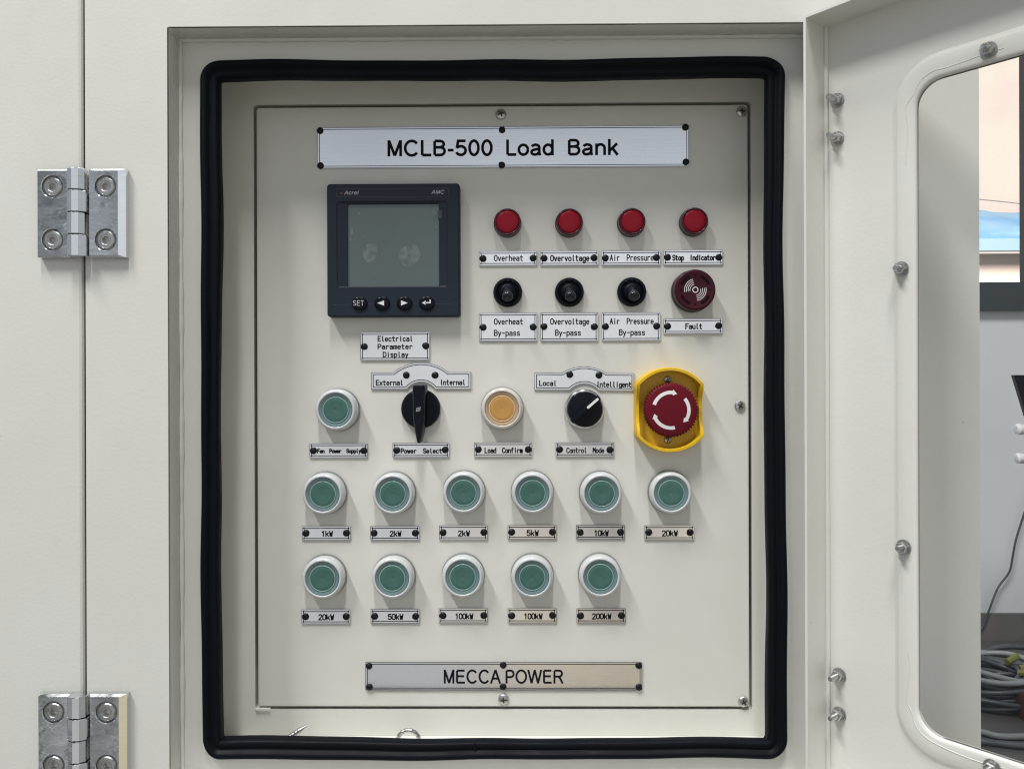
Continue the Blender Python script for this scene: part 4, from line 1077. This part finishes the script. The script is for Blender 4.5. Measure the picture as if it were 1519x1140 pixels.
# header strip, print, keys
lx0, ly0 = ml_(147, 165); lx1, ly1 = ml_(1018, 100)
m = MB(); m.ring(rrect(lx0, lx1, ly0, ly1, 0.0015, 5), rrect(lx0 + 0.0003, lx1 - 0.0003, ly0 + 0.0003, ly1 - 0.0003, 0.0012, 5), MH - 0.0003, MH + 0.00008)
for uu in ((125, 268), (390, 442), (564, 612), (736, 785), (905, 1048)):
    y_ = lambda u: 985 - 0.00006 * 0 + 10 * abs((u - 586) / 460) ** 2
    ribbon(m, [ml_(u, y_(u)) for u in (uu[0], (uu[0] + uu[1]) / 2, uu[1])], 0.0003, MH + 0.00007)
ribbon(m, [ml_(160, 862), ml_(242, 862)], 0.00025, MH + 0.00007)
ribbon(m, [ml_(930, 862), ml_(1020, 862)], 0.00025, MH + 0.00007)
m.build('print_line', M['line_ink'], mt, smooth=False)
m = MB()
for txt, u0, u1, vb, cp in (('Acrel', 212, 318, 146, 30), ('AMC', 885, 980, 144, 29)):
    (ax, ay), (ex, _) = ml_(u0, vb), ml_(u1, vb)
    sans(m, txt, ax, ex, ay, cp / 5.183 * ms, MH + 0.00008, 1.2, 0.22)
m.build('lettering', M['grey_ink'], mt, smooth=False)
m = MB(); m.box(*sorted((ml_(932, 0)[0], ml_(962, 0)[0])), *sorted((ml_(0, 333)[1], ml_(0, 270)[1])), MH - 0.0016, MH - 0.0007)
m.build('film_tab', M['line_ink'], mt, smooth=False)
m = MB(); m.prism([ml_(178, 143), ml_(198, 143), ml_(188, 125)], MH - 0.0002, MH + 0.00008); m.build('maker_mark', M['red_ink'], mt, smooth=False)
for i, u in enumerate((328, 501, 673, 845)):
    x, y = ml_(u, 985)
    m = MB()
    rx, ry = 60 / 5.183 * ms, 53 / 5.183 * ms
    m.loft([[(x + rx * k * math.cos(2 * PI * j / 32), y + ry * k * math.sin(2 * PI * j / 32), zz) for j in range(32)] for k, zz in ((1, MH - 0.001), (1, MH + 0.0006), (0.92, MH + 0.0012), (0.75, MH + 0.0014), (0.02, MH + 0.0014))])
    key = m.build('key', M['black_gloss'], mt, sharp=50)
    m = MB(); zk = MH + 0.00146
    if i == 0:
        sans(m, 'SET', ml_(279, 0)[0], ml_(361, 0)[0], ml_(0, 1003)[1], 42 / 5.183 * ms, zk, 0.62)
    elif i == 1:
        m.v += [Vector((*ml_(465, 983), zk)), Vector((*ml_(518, 963), zk)), Vector((*ml_(518, 1003), zk))]; m.f.append((0, 1, 2))
    elif i == 2:
        m.v += [Vector((*ml_(700, 983), zk)), Vector((*ml_(648, 963), zk)), Vector((*ml_(648, 1003), zk))]; m.f.append((0, 1, 2))
    else:
        m.v += [Vector((*ml_(808, 983), zk)), Vector((*ml_(838, 966), zk)), Vector((*ml_(838, 998), zk))]; m.f.append((0, 1, 2))
        ribbon(m, [ml_(836, 982), ml_(872, 982), ml_(872, 962)], 0.0009, zk)
    m.build('key_mark', M['white_ink'], key, smooth=False)

# ------------------------------------------------------------------ hinges
def hinge(label, yc):
    s = S(Y_FACE - 0.0056)
    c = P(119.6, yc, Y_FACE - 0.0056)
    t = thing('butt_hinge', label, 'hinge', (c.x, Y_FACE, c.z), 'chrome hinges of the plain door')
    H2 = 66 * s
    th = 0.0056
    def leaf(xa, xb, bev_out):
        m = MB()
        L = lambda lp, z_: [(p[0], p[1], z_) for p in lp]
        ch = 0.0014
        # sides with a chamfer; wider on the outer edge
        x0, x1 = min(xa, xb), max(xa, xb)
        top = [x0 + (bev_out if xa < 0 else ch * .6), x1 - (bev_out if xa > 0 else ch * .6), -H2 + ch, H2 - ch]
        o0 = [(x0, -H2), (x1, -H2), (x1, H2), (x0, H2)]
        o1 = [(top[0], top[2]), (top[1], top[2]), (top[1], top[3]), (top[0], top[3])]
        m.loft([L(o0, 0), L(o0, th - 0.0016), L(o1, th)], cap1=False)
        cxs = (x0 + x1) / 2 + (-1 if xa > 0 else 1) * -0.0
        cxs = (-42.5 if xa < 0 else 37) * s
        for sgn in (1, -1):
            yb0, yb1 = (0, top[3]) if sgn > 0 else (top[2], 0)
            hy = sgn * 39.8 * s
            hr = 17.5 * s
            angs = sorted([2 * PI * i / 40 for i in range(40)] + [math.atan2(yy - hy, xx - cxs) % (2 * PI) for xx in top[:2] for yy in (yb0, yb1)])
            rect, cr = [], []
            for a in angs:
                ca, sa = math.cos(a), math.sin(a)
                k = min([((top[1] if ca > 0 else top[0]) - cxs) / ca if abs(ca) > 1e-9 else 1e9, ((yb1 if sa > 0 else yb0) - hy) / sa if abs(sa) > 1e-9 else 1e9])
                rect.append((cxs + ca * k, hy + sa * k)); cr.append((ca, sa))
            Cc = lambda r, z_: [(cxs + r * x, hy + r * y, z_) for x, y in cr]
            m.loft([L(rect, th), Cc(hr, th), Cc(hr - 0.0005, th - 0.0004), Cc(hr - 0.0011, th - 0.0024), Cc(hr - 0.0024, th - 0.0036)], cap0=False, cap1=True)
        m.build('leaf', M['chrome'], t, sharp=25)
        for sgn in (1, -1):
            hy = sgn * 39.8 * s
            r = 13.2 * s
            q = MB(); n = 36
            hexr = [0.44 * math.cos(PI / 6) / math.cos(((2 * PI * j / n + 0.3) % (PI / 3)) - PI / 6) for j in range(n)]
            C = lambda k, z_: [(cxs + k * r * math.cos(2 * PI * j / n), hy + k * r * math.sin(2 * PI * j / n), z_) for j in range(n)]
            Hx = lambda k, z_: [(cxs + k * r * hexr[j] * math.cos(2 * PI * j / n), hy + k * r * hexr[j] * math.sin(2 * PI * j / n), z_) for j in range(n)]
            q.loft([C(1, th - 0.0036), C(1, th - 0.0008), C(0.9, th - 0.0002), C(0.62, th - 0.0001), C(0.56, th - 0.0004), Hx(1, th - 0.0004), Hx(0.98, th - 0.0028)])
            q.build('socket_screw', M['steel'], t, sharp=30)
    leaf(-66 * s, -19.0 * s, 0.0006)
    leaf(66 * s, 11.0 * s, 0.0045)
    kh = 2 * H2 / 4
    kx0, kx1 = -19 * s, 8 * s
    for i in range(4):
        y0, y1 = -H2 + i * kh + 0.0003, -H2 + (i + 1) * kh - 0.0003
        # faceted barrel; odd ones reach towards the second leaf
        ext = 3.5 * s if i % 2 == 0 else -1.0 * s
        sec = [(kx0, 0.0005), (kx0, 0.0066), (kx0 + 0.0016, 0.0092), (kx0 + 0.0048, 0.0102), (kx1 - 0.0030, 0.0096), (kx1 + ext * 0.4, 0.0070), (kx1 + ext * 0.4, 0.0005)]
        q = MB(); c_ = Vector(((kx0 + kx1) / 2, 0.005))
        sh = lambda k: [(c_.x + (p[0] - c_.x) * k, c_.y + (p[1] - c_.y) * k) for p in sec]
        q.loft([[(p[0], yy, p[1]) for p in sh(k)] for k, yy in ((0.94, y0), (1, y0 + 0.0004), (1, y1 - 0.0004), (0.94, y1))])
        q.build('knuckle', M['chrome'], t, sharp=22)
    q = MB(); q.tube([((kx0 + kx1) / 2, -H2 + 0.001, 0.0048), ((kx0 + kx1) / 2, H2 - 0.001, 0.0048)], 0.0036, 14)
    q.build('pin', M['dark_steel'], t)
    return t
hg = hinge('polished chrome butt hinge, the upper of the two on the door gap', 315.6)
c = P(121, 1095.5, Y_FACE - 0.0056)
copy_thing(hg, 'polished chrome butt hinge, the lower of the two on the door gap', (c.x, Y_FACE, c.z))

# ------------------------------------------------------------------ open door with a window
away = ray(-219, 590); away.z = 0; away.normalize()
U = -away
NRM = Vector((U.y, -U.x, 0))
C0 = P(1226, 600, Y_FACE - 0.001)
alpha = math.atan2(U.y, U.x)
def DP(px, py, h=0.0):
    d = ray(px, py)
    o = Vector((C0.x, C0.y, 0)) + NRM * h
    t = (o - CAM).dot(NRM) / d.dot(NRM)
    q = CAM + d * t
    return ((q - o).dot(U), q.z)
door = thing('bay_door', 'open cream steel door with a large clear window and bolts on its inner face', 'door', (C0.x, C0.y, 0), rz=alpha); door['kind'] = 'thing'
DW, dz1, dz0, FL, SK = 0.405, oz1 - 0.0035, oz0 + 0.0035, 0.0247, 0.0016
wl_ = DP(1362, 600)[0]
wtop = DP(1453, 99.5)[1]; wbot = DP(1453, 1111.5)[1]
pl = DP(1330, 600)[0]
ptop, pbot = DP(1460, 59)[1], DP(1400, 1131)[1]
wr, pr_ = DW - wl_, DW - pl
m = MB()
m.ring(rrect(0, DW, dz0, dz1, 0.001, 8), rrect(wl_, wr, wbot, wtop, 0.014, 8), -SK, 0)
FT = 0.0016
m.build('skin', M['paint'], door, sharp=40)
m = MB()
m.box(-FT, 0.0, dz0, dz1, -SK, FL)
m.box(DW, DW + FT, dz0, dz1, -SK, FL)
m.box(0.0, DW, dz1 - FT, dz1, 0.0, FL - 0.0002)
m.box(0.0, DW, dz0, dz0 + FT, 0.0, FL - 0.0002)
m.tube([(0.0008, dz0, 0.0008), (0.0008, dz1, 0.0008)], 0.0016, 8)
m.build('flange', M['paint'], door, smooth=False)
O_ = rrect(pl, pr_, pbot, ptop, 0.026, 8); I_ = rrect(wl_, wr, wbot, wtop, 0.014, 8)
zz_ = lambda lp, h: [(p[0], p[1], h) for p in lp]
m = MB(); m.loft([zz_(inset(O_, -0.0012), 0.0002), zz_(O_, 0.0005), zz_(inset(O_, 0.0010), 0.0015), zz_(inset(O_, 0.0022), 0.0020), zz_(inset(I_, -0.0024), 0.0021), zz_(inset(I_, -0.0008), 0.0016), zz_(I_, 0.0004), zz_(I_, -0.0022)], cap0=False, cap1=False)
m.build('window_border', M['border_paint'], door, sharp=75)
m = MB(); m.prism(rrect(wl_ - 0.004, wr + 0.004, wbot - 0.004, wtop + 0.004, 0.016, 8), -0.0046, -0.0024); m.build('pane', M['acrylic'], door, sharp=40)
# faint bead of clear sealant squeezed out round the corners
lpS = rrect(wl_ - 0.0052, wr + 0.0052, wbot - 0.0052, wtop + 0.0052, 0.022, 9)
for a_, b_ in ((9, 18), (18, 27)):
    seg = lpS[a_:b_]
    e0 = (Vector(seg[0]) - Vector(lpS[a_ - 1])).normalized(); e1 = (Vector(lpS[b_ % 36]) - Vector(seg[-1])).normalized()
    seg = [Vector(seg[0]) - e0 * q for q in (0.03, 0.02, 0.01)] + [Vector(q) for q in seg] + [Vector(seg[-1]) + e1 * q for q in (0.01, 0.02, 0.03)]
    pts = [Vector((q.x + 0.0008 * math.sin(1.7 * k), q.y + 0.0008 * math.sin(1.3 * k + 1), 0.0020)) for k, q in enumerate(seg)]
    m = MB(); m.tube(spline(pts, 4), 0.00035, 6); m.build('sealant', M['border_paint'], door, sharp=80)
def bolt(px, py, h0, L, big=1.0):
    x, y = DP(px, py, h0 + 0.004)
    m = MB()
    m.lathe([(0.0062 * big, h0), (0.0062 * big, h0 + 0.0010)], 28, (x, y))
    b0 = len(m.v)
    lo_ = lambda k, z_: [(x + k * math.cos(2 * PI * j / 6 + px), y + k * math.sin(2 * PI * j / 6 + px), z_) for j in range(6)]
    m.loft([lo_(0.0044 * big, h0 + 0.001), lo_(0.0050 * big, h0 + 0.0016), lo_(0.0050 * big, h0 + 0.0046), lo_(0.0043 * big, h0 + 0.0052)])
    prof = []
    k = int(L / 0.0007)
    for i in range(k):
        zz = h0 + 0.0050 + i * 0.0007
        prof += [(0.0026 * big, zz), (0.00235 * big, zz + 0.00035)]
    prof.append((0.0019 * big, h0 + 0.0052 + L))
    m.lathe(prof, 18, (x, y))
    m.build('bolt', M['steel'], door, sharp=28)
for x, y in ((1238, 147), (1238, 204), (1241, 1002), (1241, 1060)): bolt(x, y, 0.0, 0.0075, 0.72)
for x, y in ((1333, 398), (1336.5, 812), (1463, 72), (1468, 1140)): bolt(x, y, 0.0020, 0.0036, 0.72)

# ------------------------------------------------------------------ small metal bits lying at the foot of the bay
yb_ = -0.015
c = P(606, 1098, yb_)
zfl = bz0
rg_ = tag(bpy.data.objects.new('eye_bolt', None), 'small bright steel ring eye standing behind the bottom run of the seal', 'eye bolt'); col.objects.link(rg_)
rg_.location = (c.x, yb_, zfl)
m = MB(); rad = 0.0079; zc = P(606, 1079.5, yb_).z - zfl - rad - 0.0014
m.tube([(rad * math.cos(a), 0, zc + rad * math.sin(a)) for a in [2 * PI * i / 60 for i in range(60)]], [0.0014 + 0.00022 * (i % 4 < 2) for i in range(60)], 10, closed=True)
m.build('ring', M['steel'], rg_, sharp=40)
m = MB(); m.tube([(0, 0, 0), (0, 0, zc - rad)], 0.0018, 12); m.build('shank', M['steel'], rg_)
p0 = P(457, 1074.5, yb_ - 0.004); p1 = P(424, 1096, yb_ - 0.010)
d = (p1 - p0).normalized()
p1 = p0 + d * ((zfl - p0.z) / d.z) if abs(d.z) > 1e-5 else p1
ls = tag(bpy.data.objects.new('loose_screw', None), 'threaded steel screw leaning point up behind the bottom run of the seal', 'screw'); col.objects.link(ls)
ls.location = p1
n_ = 60
pp = [(p0 - p1) * (i / n_) for i in range(n_ + 1)]
m = MB(); m.tube(pp, [0.0017 + 0.0003 * (i % 4 < 2) if i < n_ - 8 else 0.0017 * (n_ - i + 2) / 11 for i in range(n_ + 1)], 12); m.build('thread', M['steel'], ls, sharp=35)
m = MB(); m.tube([Vector((0, 0, 0)), (p0 - p1).normalized() * 0.003], 0.0045, 16); m.build('head', M['steel'], ls)
